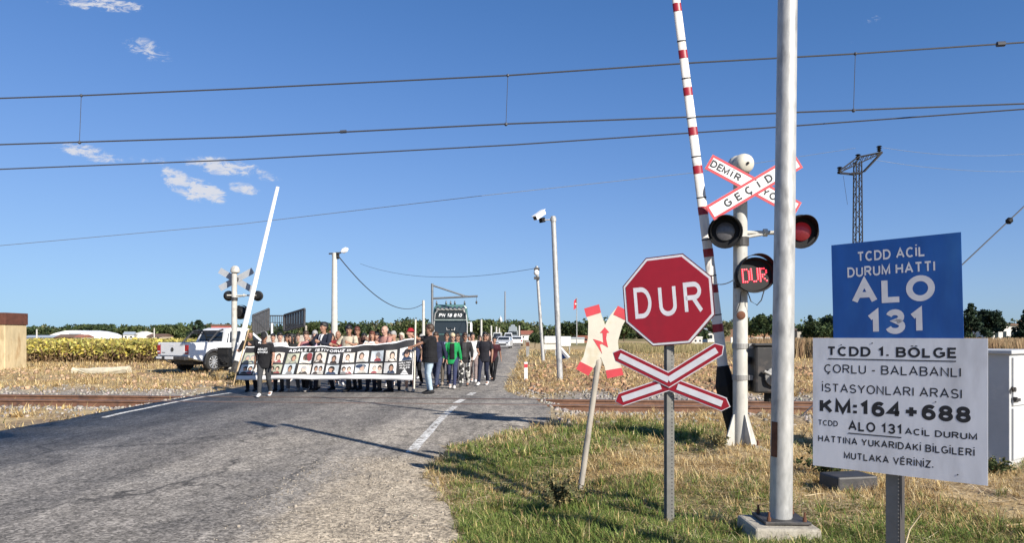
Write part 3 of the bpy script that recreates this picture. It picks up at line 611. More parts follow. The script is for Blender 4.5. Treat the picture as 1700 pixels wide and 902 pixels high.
e = bpy.data.objects.new('crossing_cross', None); C.objects.link(e); e.parent = t; e.location = (X(1110, d) - bx, -.012, Z(632, d) - t.location.z); e.rotation_euler = (0, 0, -YC)
UP = arm_pts([(1026, 590), (1110, 631), (1192, 580)]); LO = arm_pts([(1030, 664), (1110, 637), (1201, 672)])
for (pts, y) in ((LO, .006), (UP, -.004)):
    band(pts, .122, y, y + .003, .056).build('border', refl, e); band(pts, .105, y - .0028, y - .0002, .047).build('face', redp, e)
    a, c, f_ = [Vector((p[0], 0, p[1])) for p in pts]
    for (p, q) in ((a, c), (f_, c)):
        dd = (q - p).normalized(); nn = Vector((-dd.z, 0, dd.x)); s_, t_ = p + dd * .015, q - dd * (.03 if y < 0 else .075)
        if y < 0: t_ = q
        bb = MB(); w2 = .026; poly = [s_ + nn * w2, t_ + nn * w2, t_ - nn * w2, s_ - nn * w2]; bb.prism([(v.x, v.z) for v in poly], y - (.0052 if p is a else .0058), y - .003); bb.build('stripe', refl, e)

# ------------------------------------------------------------------ leaning electrical warning cross
d = 7.95; bx = X(957, d); t = thing('warning_cross', 'cream warning cross with red tips and a red lightning arrow on a leaning post', 'sign', (bx, d, gz(bx, d)))
k = d / F
def cv_(p): return ((930 + p[0] * .3548 - 998) * k, (565 - (400 + p[1] * .3548)) * k)
c0 = Vector((X(998, d) - bx, -.035, Z(565, d) - t.location.z))
outl = [(110, 318), (180, 298), (192, 350), (208, 393), (232, 350), (268, 305), (325, 335), (288, 400), (268, 470), (276, 560), (294, 628), (218, 645), (206, 590), (188, 545), (165, 580), (130, 632), (72, 600), (108, 540), (128, 460), (130, 380)]
b = MB(); b.prism([cv_(p) for p in outl], 0, .004); e = b.build('cross_panel', cream, t, loc=c0)
for cap in ([(110, 318), (180, 298), (189, 337), (121, 358)], [(268, 305), (325, 335), (303, 373), (246, 346)], [(285, 594), (294, 628), (218, 645), (211, 607)], [(72, 600), (130, 632), (153, 596), (92, 565)]):
    b = MB(); b.prism([cv_(p) for p in cap], -.0025, -.0004); b.build('red_tip', redf, e)
b = MB(); b.prism([cv_(p) for p in [(207, 405), (228, 430), (217, 432), (213, 458), (222, 500), (193, 483), (183, 487), (195, 530), (152, 460), (186, 470), (200, 478), (196, 432), (184, 432)]], -.0025, -.0004); b.build('lightning_arrow', redf, e)
tp = Vector((X(993, d) - bx, -.02, Z(600, d) - t.location.z)); p0 = Vector((0, 0, -.15))
b = MB(); b.loft([p0, p0.lerp(tp, .93), tp + Vector((0, 0, -.02)), tp + (tp - p0).normalized() * .03], [(.031, .031), (.031, .031), (.036, .026), (.04, .012)], 14); b.build('post', mat('old_pipe', (.36, .325, .275), rough=.6, var=.25, vs=8, col2=(.20, .16, .12), s2=5, stretch=(1, 1, .3)), t, smooth=True)
# ------------------------------------------------------------------ level-crossing signals
k = 10.5 / F
def place_letters(parent, s, p0, p1, size, m, y):
    ls = []; ang = math.atan2(p1[1] - p0[1], p1[0] - p0[0])
    for i, ch in enumerate(s):
        if ch == ' ': continue
        f = i / (len(s) - 1); ls.append(text('lettering', ch, size, m, parent, loc=(p0[0] + (p1[0] - p0[0]) * f, y, p0[1] + (p1[1] - p0[1]) * f), rot=(R(90), -ang, 0), weight=.21))
    return join(ls, 'lettering')
def crossing_signal(label, loc, yaw, sx, arm_wires=True):
    t = thing('crossing_signal', label, 'signal', loc, yaw, group='level crossing signals')
    b = MB(); b.loft([(0, 0, .04), (0, 0, 1.3), (0, 0, 2.6), (0, 0, 3.86)], [.102, .102, .098, .095], 22); b.build('mast', wpaint, t, smooth=True)
    b = MB(); b.box((0, 0, .02), (.62, .6, .05)); b.build('base_plate', conc, t, bevel=.01)
    for a in (20, 110, 200, 290):
        b = MB(); c, s = math.cos(R(a)), math.sin(R(a)); b.M = Matrix.Rotation(R(a), 4, 'Z'); b.prism([(.09, .05), (.27, .05), (.27, .08), (.12, .50), (.09, .50)], -.012, .012); b.build('gusset', wpaint, t, bevel=.003)
        b = MB(); b.lathe([(.022, 0), (.022, .04), (.013, .04), (.013, .07)], (c * .30, s * .30, .045), n=7); b.build('bolt', rusty, t)
    for z in (1.46, 1.02):
        b = MB(); b.lathe([(.112, -.035), (.112, .035)], (0, 0, z), n=22); b.box((.13 * sx, -.06, z), (.06, .03, .07)); b.build('clamp', galv_d, t)
    # bell on top
    b = MB(); b.lathe([(.10, 0), (.155, .03), (.165, .09), (.15, .17), (.11, .24), (.05, .275), (0, .28)], (-.03, 0, 3.86)); bl = b.build('bell', wpaint, t, smooth=True)
    b = MB(); b.lathe([(.14, 0), (.14, .05), (.125, .10), (.09, .13), (0, .14)], (-.0, -.09, 4.0), axis=(.25, -1, -.12)); b.build('gong', cream, bl, smooth=True); b = MB(); b.ball((.035, -.235, 3.985), .02); b.build('nut', dgrey, bl)
    # cross
    e = bpy.data.objects.new('crossbuck', None); C.objects.link(e); e.parent = t; e.location = (.024 * sx, -.30, 3.67); e.scale = (.97, 1, .95)
    A0, A1 = (-.565, .335), (.69, -.36); B0, B1 = (-.555, -.415), (.70, .345)
    for (p, q, y) in ((A0, A1, .0), (B0, B1, -.012)):
        p = Vector((p[0], 0, p[1])); q = Vector((q[0], 0, q[1])); dd = (q - p).normalized(); nn = Vector((-dd.z, 0, dd.x))
        def bar(w, ex, y0, y1):
            bb = MB(); bb.prism([((p - dd * ex + nn * w).x, (p - dd * ex + nn * w).z), ((q + dd * ex + nn * w).x, (q + dd * ex + nn * w).z), ((q + dd * ex - nn * w).x, (q + dd * ex - nn * w).z), ((p - dd * ex - nn * w).x, (p - dd * ex - nn * w).z)], y0, y1); return bb
        bar(.118, 0, y, y + .004).build('blade', [wclean if arm_wires else mat('blade_back', (.33, .35, .38), rough=.6, var=.1)], e); bar(.117, -.002, y - .003, y - .0003).build('red_border', redf, e); bar(.080, -.035, y - .006, y - .0033).build('white_field', wclean, e)
    place_letters(e, 'DEMİR', (-.49, .293), (-.16, .111), .108, blk, -.0075); place_letters(e, 'YOLU', (.235, -.108), (.55, -.282), .108, blk, -.0075)
    place_letters(e, 'GEÇİDİ', (-.30, -.26), (.42, .177), .118, blk, -.020)
    b = MB(); b.box((.0, .12, .0), (.05, .22, .12)); b.build('bracket', dgrey, e)
    # light heads
    def head(name, x, z, r, yawd, lensm):
        h = bpy.data.objects.new(name, None); C.objects.link(h); h.parent = t; h.location = (x * sx, -.14, z); h.rotation_euler = (0, 0, R(yawd))
        b = MB(); b.lathe([(r * .55, .16), (r * .72, .10), (r * .78, .02), (r, .0), (r, -.03), (r * .93, -.03), (r * .9, -.012), (0.001, -.010)], axis=(0, 1, 0), n=28); b.build('backplate', blackp, h, smooth=True)
        b = MB(); n = 24; vs = []
        for dep, rr in ((-.012, r * .80), (-.24, r * .86)):
            for i in range(n + 1):
                w = R(-25 + 230 * i / n); cut = 1.0 if dep > -.1 else .45 + .55 * max(0, math.sin(w)); vs.append((math.cos(w) * rr, dep * cut if dep < -.1 else dep, math.sin(w) * rr))
        b._add(vs, [(i, i + 1, n + 2 + i, n + 1 + i) for i in range(n)]); o = b.build('hood', blackp, h, fix=False); so_ = o.modifiers.new('solid', 'SOLIDIFY'); so_.thickness = .006
        b = MB(); b.lathe([(r * .56, -.011), (r * .54, -.035), (r * .38, -.052), (0.001, -.06)], axis=(0, 1, 0), n=24); b.build('lens', lensm, h, smooth=True)
        return h
    hr = .235 if arm_wires else .19; head('signal_light', -.25, 3.05, hr, -16 * sx, lens_g); head('signal_light', .80, 3.05, hr, -6 * sx, lens_r)
    b = MB(); b.tube((-.25 * sx, .03, 3.06), (.80 * sx, .03, 3.06), .03); b.tube((.0, 0, 2.98), (.40 * sx, .02, 3.05), .022); b.lathe([(.055, -.025), (.055, .025)], (.36 * sx, .03, 3.06), axis=(1, 0, 0)); b.build('crossarm', wpaint, t, smooth=True)
    b = MB(); b.lathe([(.118, -.06), (.118, .06)], (0, 0, 2.93), n=20); b.build('arm_clamp', dgrey, t)
    h = bpy.data.objects.new('stop_display', None); C.objects.link(h); h.parent = t; h.location = (.13 * sx, -.20, 2.44); h.rotation_euler = (R(-3), R(-4), R(6 * sx))
    b = MB(); b.M = Matrix.Scale(.86, 4, Vector((0, 0, 1))); r = .285
    b.lathe([(r * .6, .20), (r * .85, .12), (r * .9, .02), (r, 0), (r, -.05), (r * .92, -.05), (r * .86, -.008), (0.001, -.006)], axis=(0, 1, 0), n=30); b.build('backplate', blackp, h, smooth=True)
    b = MB(); glyph = {'D': ['1110', '1001', '1001', '1001', '1001', '1001', '1110'], 'U': ['1001', '1001', '1001', '1001', '1001', '1001', '0110'], 'R': ['1110', '1001', '1001', '1110', '1100', '1010', '1001']}
    for ci, ch in enumerate('DUR'):
        for r_, row in enumerate(glyph[ch]):
            for c_, v in enumerate(row):
                if v == '1': b.lathe([(.0135, 0), (.012, .008), (.0, .010)], ((ci - 1) * .125 - .045 + c_ * .03, -.009, .085 - r_ * .0285), axis=(0, -1, 0), n=8)
    b.build('led_lettering', led, h)
    b = MB(); n = 24; vs = []
    for dep in (-.03, -.20):
        for i in range(n + 1):
            w = R(-30 + 240 * i / n); vs.append((math.cos(w) * r * .97, dep if dep > -.1 else dep * (.5 + .5 * max(0, math.sin(w))), math.sin(w) * r * .97))
    b._add(vs, [(i, i + 1, n + 2 + i, n + 1 + i) for i in range(n)]); o = b.build('hood', blackp, h, fix=False); o.modifiers.new('solid', 'SOLIDIFY').thickness = .006
    b = MB(); b.tube((-.12 * sx, .14, -.03), (-.2 * sx, .2, -.12), .02); b.box((-.17 * sx, .16, -.10), (.10, .08, .09)); b.build('bracket', dgrey, h)
    if arm_wires:
        b = MB(); pts = [Vector((.05, -.12, 2.26)), Vector((.10, -.16, 2.08)), Vector((.18, -.17, 2.03)), Vector((.24, -.17, 2.10)), Vector((.28, -.17, 2.24))]; b.loft(pts, .008, 6)
        b.build('loose_cable', cable, t, smooth=True)
        b = MB(); b.loft([Vector((-.02, -.104, 2.22)), Vector((-.04, -.112, 2.05)), Vector((-.08, -.10, 1.93))], .006, 6); b.build('loose_cable', cable, t)
        b = MB(); b.lathe([(.06, 0), (.06, .02), (.035, .03), (.0, .03)], (-.02, -.09, 1.89), axis=(0, -1, 0), n=12); b.build('cable_gland', rusty, t)
    return t
sy = 10.5; sx0 = X(1229, sy)
crossing_signal('white signal mast with a lettered crossing cross, round lamps and red stop display', (sx0, sy, gz(sx0, sy) - .02), 0, 1)
ly = 27.0; lx = X(389, ly)
crossing_signal('crossing signal turned away, showing the plain backs of its cross and lamps, near the pickup', (lx, ly, gz(lx, ly)), R(180), -1, False)

def boom(label, pivot, tip, w0, w1, bands, m, base_side, box_off):
    pv = Vector(pivot); t = thing('boom_barrier', label, 'barrier', (pv.x, pv.y, gz(pv.x, pv.y)), group='raised crossing barriers'); o = Vector(t.location)
    a = pv - o; c = Vector(tip) - o; dd = (c - a).normalized()
    b = MB(); b.loft([a, c], [(w0 / 2, .03), (w1 / 2, .025)], 12); ar = b.build('boom', m, t, smooth=True)
    Lr = (c - a).length
    for f in bands:
        p = a + dd * (Lr * f); w = (w0 + (w1 - w0) * f) / 2 + .003
        b = MB(); b.loft([p - dd * .058, p + dd * .058], [(w, .033), (w, .033)], 12); b.build('reflective_band', redp, ar, smooth=True)
    for f in bands[:-1]:
        p = a + dd * (Lr * f + .19); w = (w0 + (w1 - w0) * f) / 2 + .004
        b = MB(); b.loft([p - dd * .008, p + dd * .008], [(w, .034), (w, .034)], 10); b.build('strap', cable, ar)
    # counterweight pieces below the pivot
    q0 = a + dd * .28; q1 = a - dd * .72 + Vector((base_side * .06, 0, 0))
    b = MB(); b.loft([q0, a, q1], [(.09, .05), (.15, .09), (.11, .08)], 8); b.build('counterweight', blackp if m is not wclean else dgrey, t, bevel=.01)
    bo = Vector(box_off)
    dbm = blackp if m is wclean else mat('mechanism_grey', (.024, .023, .024), rough=.6, var=.3, vs=8, col2=(.06, .05, .045), s2=7); b = MB(); b.box(bo + Vector((-.26 if m is not wclean else .1, .06, .12)), (.22, .10, .10)); b.box(bo + Vector((-.26 if m is not wclean else .1, .06, -.14)), (.22, .10, .10)); b.build('mounting_bracket', dbm, t); b = MB(); b.box(bo, (.40, .38, .66)); dx = b.build('drive_box', dbm, t, bevel=.03)
    b = MB(); b.box(bo + Vector((0, -.005, .345)), (.44, .43, .03)); b.build('box_lid', dbm, dx, bevel=.008)
    b = MB(); b.lathe([(.13, 0), (.13, .05), (.06, .06), (.06, .12), (0, .12)], bo + Vector((.05, -.19, -.10)), axis=(0, -1, 0)); b.tube(bo + Vector((-.1, -.24, -.02)), bo + Vector((.2, -.24, -.18)), .022); b.tube(bo + Vector((.06, -.24, .03)), bo + Vector((.05, -.24, -.22)), .02); b.build('crank_hub', galv_d if m is not wclean else blackp, dx)
    b = MB(); b.tube(bo + Vector((.05, 0, -.33)), bo + Vector((.05, 0, -.46)), .07); b.build('outlet', blackp, dx)
    s0 = Vector((X(1229, sy), sy, 0)) if m is not wclean else Vector((lx, ly, 0))
    b = MB(); b.tube(a + Vector((0, .06, 0)), Vector((bo.x, bo.y, a.z)), .05); b.build('pivot_shaft', galv_d, t)
    return t
dB = 10.75; tipz = Z(-60, dB)
fb = [(640 - q) / 700 for q in (545, 480, 420, 350, 282, 218, 152, 90, 12, -52)]
boom('raised white barrier boom with red bands beside the signal mast', (X(1204, dB), dB, Z(640, dB)), (X(1115, dB), dB, tipz), .155, .115, fb, mat('boom_white', (.70, .67, .63), rough=.5, var=.14, vs=5, col2=(.45, .42, .40), s2=6, lo=.58, hi=.66, stretch=(1, 1, .4)), 1, (X(1262, dB) - X(1204, dB), -.22, Z(612, dB) - gz(X(1204, dB), dB)))
dB = 26.6
boom('plain white raised barrier boom near the pickup, leaning to the right', (X(390, dB), dB, Z(612, dB)), (X(461, dB), dB, Z(310, dB)), .21, .12, [], wclean, -1, (X(375, dB) - X(390, dB), -.1, .78))

# ------------------------------------------------------------------ equipment cabinet
cy = 8.9; cx = X(1676, cy); t = thing('equipment_cabinet', 'white metal equipment cabinet with a handled door behind the white board', 'cabinet', (cx, cy, gz(cx, cy)), R(37))
cabm = mat('cabinet_white', (.47, .48, .49), rough=.5, var=.08, vs=3, col2=(.55, .55, .54), s2=4)
b = MB(); b.box((.42, .45, .68), (.84, .9, 1.36)); body = b.build('body', cabm, t, bevel=.006)
b = MB(); b.box((.42, .45, 1.385), (.92, .98, .05)); b.build('roof', cabm, t, bevel=.01)
b = MB(); b.box((.43, -.012, 1.03), (.74, .022, .58)); d1 = b.build('door', cabm, t, bevel=.005)
b = MB(); b.box((.43, -.012, .40), (.74, .022, .62)); b.build('door', cabm, t, bevel=.005)
b = MB(); b.box((.13, -.038, .81), (.15, .02, .035)); b.tube((.06, -.02, .83), (.06, -.06, .83), .02); b.build('handle', dgrey, d1)
b = MB(); b.lathe([(.028, 0), (.028, .03)], (.03, -.024, .94), axis=(0, -1, 0)); b.tube((.0, -.04, .92), (-.04, -.04, .97), .014); b.build('padlock', dgrey, d1)
b = MB(); b.box((.42, .45, -.03), (.95, 1.0, .12)); b.build('plinth', conc, t, bevel=.01)

# ------------------------------------------------------------------ small things by the track
def block(name, label, cat, loc, size, m, rz=0, tilt=0, bev=.02):
    b = MB(); b.box((0, 0, size[2] / 2), size, taper=.94); o = b.build(name, m, None, bevel=bev); o.location = loc; o.rotation_euler = (R(tilt), 0, rz); tag(o, label, cat); return o
block('concrete_footing', 'low dark concrete block in the grass behind the white board', 'block', (X(1408, 7.7), 7.7, gz(X(1408, 7.7), 7.7) - .03), (.48, .34, .20), dgrey, R(12))
d = 30.5
b = MB(); b.loft([(-1.25, 0, .2), (-.4, .03, .21), (.4, -.02, .24), (1.25, .02, .27)], [(.15, .2), (.17, .19), (.16, .2), (.17, .21)], 8); o = b.build('concrete_beam', mat('pale_concrete', (.55, .50, .38), rough=.95, var=.2, vs=5, bump=.4), None, bevel=.02)
o.location = (X(168, d), d, gz(X(168, d), d) - .04); o.rotation_euler = (0, 0, R(-8)); tag(o, 'pale broken concrete beam lying in the straw beside the track', 'beam')
# tall pier with a rusty cap
d = 34; t = thing('concrete_pier', 'cream painted concrete pier with a rusty brown cap by the sunflower field', 'pier', (X(-8, d), d, gz(X(-8, d), d)))
b = MB(); b.box((0, 0, 1.05), (1.9, 1.5, 2.1)); b.build('pier_body', mat('stained_cream', (.52, .42, .25), rough=.9, var=.22, vs=2.5, bump=.2, col2=(.36, .25, .13), s2=2.2, lo=.52, hi=.66, stretch=(1, 1, .35)), t, bevel=.03)
b = MB(); b.box((0, 0, 2.36), (1.98, 1.58, .54)); b.build('cap', mat('rust_cap', (.10, .035, .022), rough=.8, var=.3, vs=4), t, bevel=.02)
# marker posts at the road edge
d = 26.2; t = thing('marker_post', 'slim white marker post with a red band at the road edge', 'marker post', (X(873, d), d, gz(X(873, d), d)))
b = MB(); b.box((0, 0, .32), (.12, .06, .68)); b.build('post', wclean, t, bevel=.01); b = MB(); b.box((0, 0, .53), (.125, .066, .13)); b.build('red_band', redf, t)
d = 55; t = thing('marker_post', 'short dark marker post further along the road edge', 'marker post', (X(876, d), d, gz(X(876, d), d)))
b = MB(); b.box((0, 0, .6), (.24, .1, 1.2)); b.build('post', galv_d, t, bevel=.01); b = MB(); b.box((0, -.02, .95), (.25, .08, .3)); b.build('reflector', rusty, t)
# ------------------------------------------------------------------ overhead line
def wire(p, q, sag, r, n=24):
    pts = []
    for i in range(n + 1):
        f = i / n; v = Vector(p).lerp(Vector(q), f); v.z -= sag * 4 * f * (1 - f); pts.append(v)
    b = MB(); b.loft(pts, r, 6, cap=False); return b
def ext(a, b, fa, fb): a, b = Vector(a), Vector(b); return a + (a - b) * fa, b + (b - a) * fb
wm = mat('wire_dark', (.055, .06, .075), rough=.5, var=0)
dl = TY - TRK * 12; 
def trk_y(px): k = (px - 850) / F; return (TY) / (1 - TRK * k)
t = thing('catenary_line', 'upper railway overhead line, a carrying wire above its contact wire with thin droppers', 'overhead line', (0, TY, 0)); o = Vector((0, TY, 0))
def cpt(px, py): return P(px, py, trk_y(px)) - o
m0 = [(0, 163), (135, 158.5), (400, 147), (843, 125), (1150, 104), (1420, 89), (1700, 70)]
c0 = [(0, 240), (400, 227.5), (843, 205.5), (1200, 192), (1330, 186), (1700, 172)]
def chain(pts, r): 
    v = [cpt(*p) for p in pts]; a = v[0] + (v[0] - v[1]).normalized() * 14; z = v[-1] + (v[-1] - v[-2]).normalized() * 14
    b = MB(); b.loft([a] + v + [z], r, 6, cap=False); return b
chain(m0, .019).build('carrying_wire', wm, t, smooth=True); chain(c0, .019).build('contact_wire', wm, t, smooth=True)
def interp(pts, x): return float(np.interp(x, [p[0] for p in pts], [p[1] for p in pts]))
for px in (135, 843, 1420):
    b = MB(); b.tube(cpt(px, interp(m0, px)), cpt(px - 3, interp(c0, px)), .008, n=5); dr = b.build('dropper', wm, t)
    b = MB(); b.ball(cpt(px - 3, interp(c0, px)) + Vector((0, 0, -.01)), .045, n=8); b.build('clip', wm, dr)
    b = MB(); b.ball(cpt(px, interp(m0, px)), .04, n=8); b.build('clip', wm, dr)
b = MB(); b.loft([cpt(1655, 73.2), cpt(1668, 72.4)], .06, 8); b.build('splice', wm, t); b = MB(); b.loft([cpt(565, 218.8), cpt(575, 218.2)], .04, 8); b.build('splice', wm, t)
def lone(label, pts, d, r, cat='wire', ends=10):
    v = [P(a, c, dd) for (a, c), dd in zip(pts, d)]; vv = ([v[0] + (v[0] - v[1]).normalized() * ends] if ends else []) + v + ([v[-1] + (v[-1] - v[-2]).normalized() * ends] if ends else [])
    b = MB(); b.loft(vv, r, 6, cap=False); return tag(b.build('overhead_wire', wm, None, smooth=True), label, cat)
lone('lowest of the three dark overhead wires crossing the sky from side to side', [(0, 281), (400, 265), (850, 240.5), (1290, 211), (1700, 181)], [20.3, 19.7, 19, 18, 16.6], .017)
o = lone('faint thin wire rising across the sky behind the plain white boom', [(0, 408), (400, 372), (800, 325), (1150, 287), (1420, 246)], [31, 30.5, 30, 33, 50], .012, ends=0); o.data.materials[0] = mat('wire_pale', (.12, .14, .17), rough=.6, var=0)
b = lone('thick stay wire slanting up beside the blue sign', [(1560, 475), (1700, 343)], [14, 14], .013)
t = b; i_ = MB(); p = P(1671, 371, 14); q = P(1680, 362.5, 14); i_.loft([p, p.lerp(q, .3), p.lerp(q, .7), q], [.02, .06, .06, .02], 10); i_.build('insulator', blackp, t, smooth=True)

# lattice pylon
d = 50; bx, by = X(1424, d), d; t = thing('lattice_pylon', 'dark lattice steel power pylon with a slanting crossarm behind the blue sign', 'pylon', (bx, by, gz(bx, by))); o = Vector(t.location)
lat = mat('pylon_steel', (.022, .021, .022), rough=.8, metal=.0, var=.2); top = Z(268, d) - o.z
b = MB()
def leg(i, z): w = .27 - .09 * z / top; sx, sy = ((-1, -1), (1, -1), (1, 1), (-1, 1))[i]; return Vector((sx * w, sy * w, z))
nz = 26
for i in range(4):
    b.tube(leg(i, 0), leg(i, top), .045, n=5)
    for j in range(nz):
        z0, z1 = top * j / nz, top * (j + 1) / nz; i2 = (i + 1) % 4
        b.tube(leg(i, z0) if j % 2 else leg(i2, z0), leg(i2, z1) if j % 2 else leg(i, z1), .022, n=4)
b.build('lattice_mast', lat, t)
def lp(px, py, dd=0): return P(px, py, d + dd) - o
b = MB(); 
for dy in (-.16, .16):
    e1, e2 = lp(1392, 287), lp(1463, 254); v = Vector((0, dy, 0))
    for (p, q) in (((1392, 287), (1463, 254)), ((1392, 285), (1424, 261)), ((1424, 261), (1463, 253)), ((1412, 288), (1430, 288))): b.tube(lp(*p) + v, lp(*q) + v, .04, n=5)
    for s in range(8):
        f = s / 8; b.tube(e1.lerp(e2, f) + v, lp(1392 + 71 * f + 5, 285 - 31 * f - 9 * math.sin(f * 3.1)) + v, .025, n=4)
    b.tube(lp(1463, 254) + v, lp(1433, 286) + v, .05, n=5); b.tube(lp(1392, 287) + v, lp(1420, 290) + v, .04, n=5)
b.build('crossarm', lat, t)
for (px, py) in ((1394, 282), (1424.5, 261), (1459.5, 247)):
    b = MB(); b.lathe([(.06, -.2), (.16, -.12), (.07, -.06), (.17, .02), (.07, .08), (.19, .14), (.1, .2)], lp(px, py), n=10); b.build('insulator', blackp, t, smooth=True)
b = MB(); b.tube(lp(1400, 292), lp(1407, 340), .012, n=4); b.build('jumper_wire', wm, t)
fw = mat('wire_faint', (.16, .19, .24), rough=.6, var=0)
for (lab, p, q) in (('upper faint power line running right from the pylon', (1466, 245, 50), (1720, 254, 52)), ('lower faint power line running right from the pylon', (1428, 261, 50), (1720, 284, 52))):
    o = tag(wire(P(*p), P(*q), .35, .013).build('power_line', fw, None, smooth=True), lab, 'wire')

# street lamp pole, utility poles and their cables
pconc = mat('pole_concrete', (.50, .485, .45), rough=.85, var=.12, vs=4)
d = 45; t, top = thin_pole('lamp_pole', 'concrete utility pole with a white street lamp head behind the crowd', 555, 555.5, 420, d, .21, .15, pconc, 'lamp post'); o = Vector(t.location)
b = MB(); b.tube(P(546, 421.5, d) - o, P(566, 420, d) - o, .045, n=6); b.tube(P(551, 424, d) - o, P(571, 417.5, d) - o, .035, n=6); b.box(P(560, 424, d) - o, (.2, .2, .35)); b.build('crossarm', dgrey, t)
b = MB(); a, c = P(566, 418.5, d) - o, P(578, 413, d) - o; b.loft([a, a.lerp(c, .3), a.lerp(c, .8), c], [(.05, .05), (.16, .09), (.14, .08), (.05, .04)], 10); b.build('lamp_head', wclean, t, smooth=True)
for f in (.985, .955): b = MB(); b.ball(top * f + Vector((.22, -.05, 0)), .09, n=8); b.build('insulator', blackp, t)
d2 = 78; thin_pole('utility_pole', 'thin concrete utility pole just left of the dark lorry', 703, 703, 499, d2, .17, .13, pconc)[0]
o = tag(wire(P(563, 427, 45), P(702, 505, 78), 1.55, .032).build('overhead_cable', wm, None, smooth=True), 'sagging black cable from the lamp pole to the pole by the lorry', 'cable')
o = tag(wire(P(598, 438, 78), P(893, 445, 46), .95, .016).build('overhead_cable', fw, None, smooth=True), 'faint sagging cable reaching the thin camera mast', 'cable')
o = tag(wire(P(1182, 470, 12.5), P(1222, 462, 12.5), .06, .008).build('overhead_cable', cable, None, smooth=True), 'thin loose cable between the banded boom and the stop display', 'cable')
for i, (px, pt, dd, m) in enumerate(((799, 531, 128, .17), (815.5, 541, 150, .17), (824, 543, 165, .17), (829, 545, 185, .17), (862, 541, 150, .16))):
    thin_pole('utility_pole', ['pale concrete pole behind the man in black at the crowd edge', 'pale pole, second along the far road behind the crowd', 'pale pole, third along the far road behind the crowd', 'small pale pole, fourth along the far road behind the crowd', 'pale pole on the right side of the far road'][i], px, px, pt, dd, m * 1.15, m, pconc, group='pale poles along the far road')
thin_pole('utility_pole', 'slender pale pole above the sunflowers before the white hall', 61, 61, 547, 170, .2, .15, pconc)
thin_pole('utility_pole', 'slender pale pole in front of the left tree line near the pickup', 256, 256, 545, 170, .16, .12, pconc)
# gantry with hanging height gauge
d = 52; bx = X(717.5, d); t = thing('height_gauge', 'grey gantry post whose braced arm reaches over the dark lorry', 'gantry', (bx, d, gz(bx, d))); o = Vector(t.location)
gm_ = mat('gantry_steel', (.16, .17, .18), rough=.5, metal=.3, var=.15)
b = MB(); b.tube((0, 0, 0), P(717.5, 471, d) - o, .085, n=8); b.build('post', gm_, t, smooth=True)
b = MB(); b.tube(P(717.5, 496, d) - o, P(793, 492, d) - o, .07, n=8); b.build('arm', gm_, t, smooth=True)
b = MB(); b.tube(P(718, 474, d) - o, P(772, 492, d) - o, .06, n=8); b.build('brace', gm_, t, smooth=True); b = MB(); b.box(P(772, 492.5, d) - o, (.35, .16, .13)); b.build('joint_plate', gm_, t)
b = MB(); b.tube(P(791, 492, d) - o, P(791, 500, d) - o, .012, n=5); b.ball(P(791, 502.5, d) - o, (.07, .07, .12), n=8); b.build('pendant', dgrey, t)
# far mast, minaret, flag
d = 620; bx = X(838.5, d); t = thing('radio_mast', 'tall thin radio mast above the far tree line', 'mast', (bx, d, 0)); b = MB(); b.loft([(0, 0, 0), (0, 0, Z(484, d))], [.9, .55], 8); b.build('mast', mat('far_steel', (.20, .22, .26), rough=.7, var=.1), t)
d = 520; bx = X(831, d); t = thing('minaret', 'small white minaret with a pointed top above the far trees', 'minaret', (bx, d, 0)); b = MB(); h = Z(524, d)
b.lathe([(1.6, 0), (1.6, h * .62)], n=12); sh = b.build('shaft', wclean, t, smooth=True); b = MB(); b.lathe([(2.3, h * .60), (2.3, h * .64)], n=12); b.build('balcony', wclean, t); b = MB(); b.lathe([(1.3, h * .62), (1.3, h * .80), (.9, h * .88), (0, h)], n=12); b.build('spire', mat('minaret_lead', (.42, .44, .47), rough=.5), t)
d = 125; bx = X(957.5, d); t = thing('flagpole', 'thin pole flying a small red flag beyond the cleared field', 'flagpole', (bx, d, 0)); b = MB(); b.tube((0, 0, 0), (0, 0, Z(494, d)), .1, .06, n=6); b.build('pole', galv, t)
b = MB(); zt = Z(495, d); zb = Z(513, d); vs = []
for j in range(5):
    f = j / 4; vs += [(.08 - .55 * f - .1 * math.sin(f * 3), .15 * math.sin(f * 5), zt - .55 * f), (.08 - .62 * f, .15 * math.sin(f * 5 + .4), zb + .25 - .45 * f)]
b._add(vs, [(2 * j, 2 * j + 1, 2 * j + 3, 2 * j + 2) for j in range(4)]); fo = b.build('flag', mat('flag_red', (.50, .03, .05), rough=.7), t, fix=False); s_ = fo.modifiers.new('solid', 'SOLIDIFY'); s_.thickness = .01
b = MB(); b.lathe([(.14, 0), (.14, .01)], (-.2, -.1, (zt + zb) / 2 - .1), axis=(0, -1, 0), n=10); b.build('crescent', wclean, fo)
